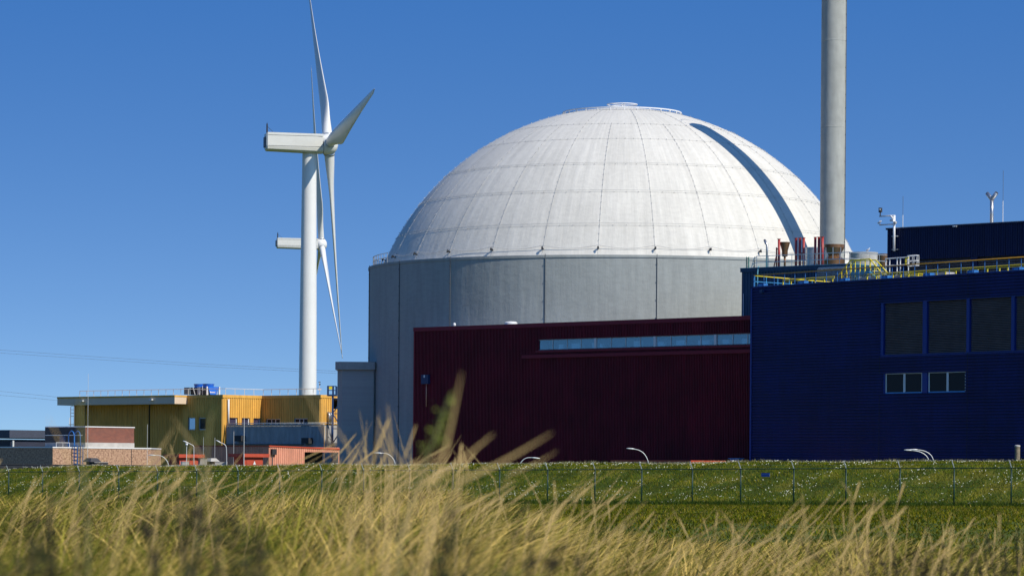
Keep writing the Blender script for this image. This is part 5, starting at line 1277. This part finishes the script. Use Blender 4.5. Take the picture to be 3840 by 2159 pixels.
def bush(lab, px, pyt, d, wpx, n, mt, seed, ln=0):
    rnd = random.Random(seed); P = W(px, 2150, d); zg = float(ground_z(P.x, d)); t_ = thing("wild_shrub", lab, "shrub", (P.x, d, zg), 0); o = Vector((P.x, d, zg))
    sw = MB(); lf = MB()
    for k in range(n):
        tip = W(px + ln + rnd.gauss(0, wpx * .5), pyt + abs(rnd.gauss(0, 90)), d) - o; b0 = Vector((rnd.gauss(0, .03), rnd.gauss(0, .03), 0)); mid = b0.lerp(tip, .5) + Vector((rnd.gauss(0, .02), 0, .02)); sw.tube([b0, mid, tip], [.004, .003, .0015], 4)
        for j in range(16):
            q = mid.lerp(tip, rnd.random() * 1.3 - .3); a = Vector((rnd.uniform(-1, 1), rnd.uniform(-.5, .5), rnd.uniform(-.1, 1))).normalized() * rnd.uniform(.012, .028); b_ = a.cross(Vector((0, 1, rnd.random()))).normalized() * .0045
            lf.add([q, q + a * .5 + b_, q + a, q + a * .5 - b_], [(0, 1, 2, 3)])
    sw.build("stems", M_WEED, t_); lf.build("leaves", mt, t_)
bush("dark brown blurred weeds low at the left, below the canopy building", 560, 1800, 5.2, 230, 9, M_WEED, 4, 160)
bush("tall dark olive blurred weeds below the grey annex", 1010, 1860, 5.0, 260, 10, M_WEED2, 5, -60)
bush("dark olive blurred weeds below the red hall's left corner", 1450, 1900, 5.6, 240, 9, M_WEED2, 6, 260)
bush("dark blurred weeds at the bottom centre of the dune", 1900, 1990, 6.0, 220, 8, M_WEED, 7, 120)
bush("dark blurred weeds at the bottom left edge of the dune", 80, 1840, 5.4, 200, 10, M_WEED2, 8, 60)
bush("low dark scrub at the bottom right edge of the dune", 3480, 2030, 14.0, 420, 40, M_WEED, 9, 0)
bush("dark olive scrub in the bottom right corner of the dune", 3790, 1990, 16.0, 300, 40, M_WEED2, 10, 0)
stray = [((1560, 1770), (1850, 1625), 6.0, .0085, .4), ((1700, 1760), (2070, 1622), 5.6, .0075, .35), ((1620, 1760), (1730, 1395), 5.4, .006, .2), ((1440, 1760), (1452, 1515), 9.0, .007, .3), ((1330, 1780), (1460, 1560), 10.0, .006, .4),
         ((1900, 1745), (2090, 1690), 7.0, .004, .3), ((1250, 1760), (1130, 1440), 6.4, .004, .2), ((1330, 1760), (1180, 1480), 8.0, .004, .2), ((1380, 1760), (1420, 1545), 9.0, .004, .2), ((760, 1760), (640, 1560), 7.0, .004, .2),
         ((500, 1760), (650, 1600), 7.5, .005, .3), ((240, 1760), (170, 1560), 6.0, .004, .2), ((3180, 1860), (3150, 1800), 12, .004, .2), ((1560, 1760), (1700, 1650), 8, .004, .3), ((1460, 1780), (1560, 1590), 10, .004, .3), ((1500, 1780), (1410, 1570), 9.5, .004, .3)]
stray = [(a, b, d, wd_ * .62, cv) for a, b, d, wd_, cv in stray]
for x0_, x1_, ya_, yb_, n_, dx_ in ((1250, 1800, 1620, 1740, 60, 90), (1330, 1480, 1530, 1690, 14, 40), (3000, 3420, 1800, 1930, 34, 50), (2450, 2800, 1880, 1960, 16, 60), (2150, 3840, 1930, 2000, 40, 80), (1800, 2450, 1760, 1880, 45, 140), (0, 1250, 1690, 1790, 60, 110), (3450, 3840, 1900, 1980, 16, 40), (560, 720, 1560, 1700, 10, 60)):
    for j in range(n_):
        bx = rng.uniform(x0_, x1_); by = yb_ - (yb_ - ya_) * rng.random() ** 2.2; lx = rng.normal(dx_, 80)
        stray.append(((bx - lx, max(by + 120, 1790)), (bx, by), rng.uniform(11, 30), rng.uniform(.0022, .0042), rng.uniform(-.3, .5)))
m = MB()
for a, b, d, wd_, cv in stray:
    A, B = W(*a, d), W(*b, d); dv = (B - A); G = A - dv * (1.6 if d < 9 else .8); G.z = min(G.z, EYE - .6); nrm_ = Vector((dv.z, 0, -dv.x)).normalized()
    vs = []; K = 16; hs_ = rng.random() > .35 or d < 9
    for i in range(K + 1):
        f = i / K; p = G.lerp(A, f * 2) if f < .5 else A.lerp(B, (f - .5) * 2); p = p + nrm_ * (math.sin(f * math.pi) * cv * .06); p.y += (f - .5) * .05
        w_ = nrm_ * wd_ * .5 * ((1 - f ** 5 * .8) if hs_ else (.55 if f < .72 else (1.45 if f < .95 else .4))); vs += [p - w_, p + w_]
    m.add(vs, [(2 * i, 2 * i + 1, 2 * i + 3, 2 * i + 2) for i in range(K)])
st = m.build("stray_grass_stalks", mat("dry_stalk", (.56, .39, .15), .8, var=.2, vscale=3)); tag(st, "long dry stalks blurred close to the lens above the marram", "dune grass", kind="stuff")
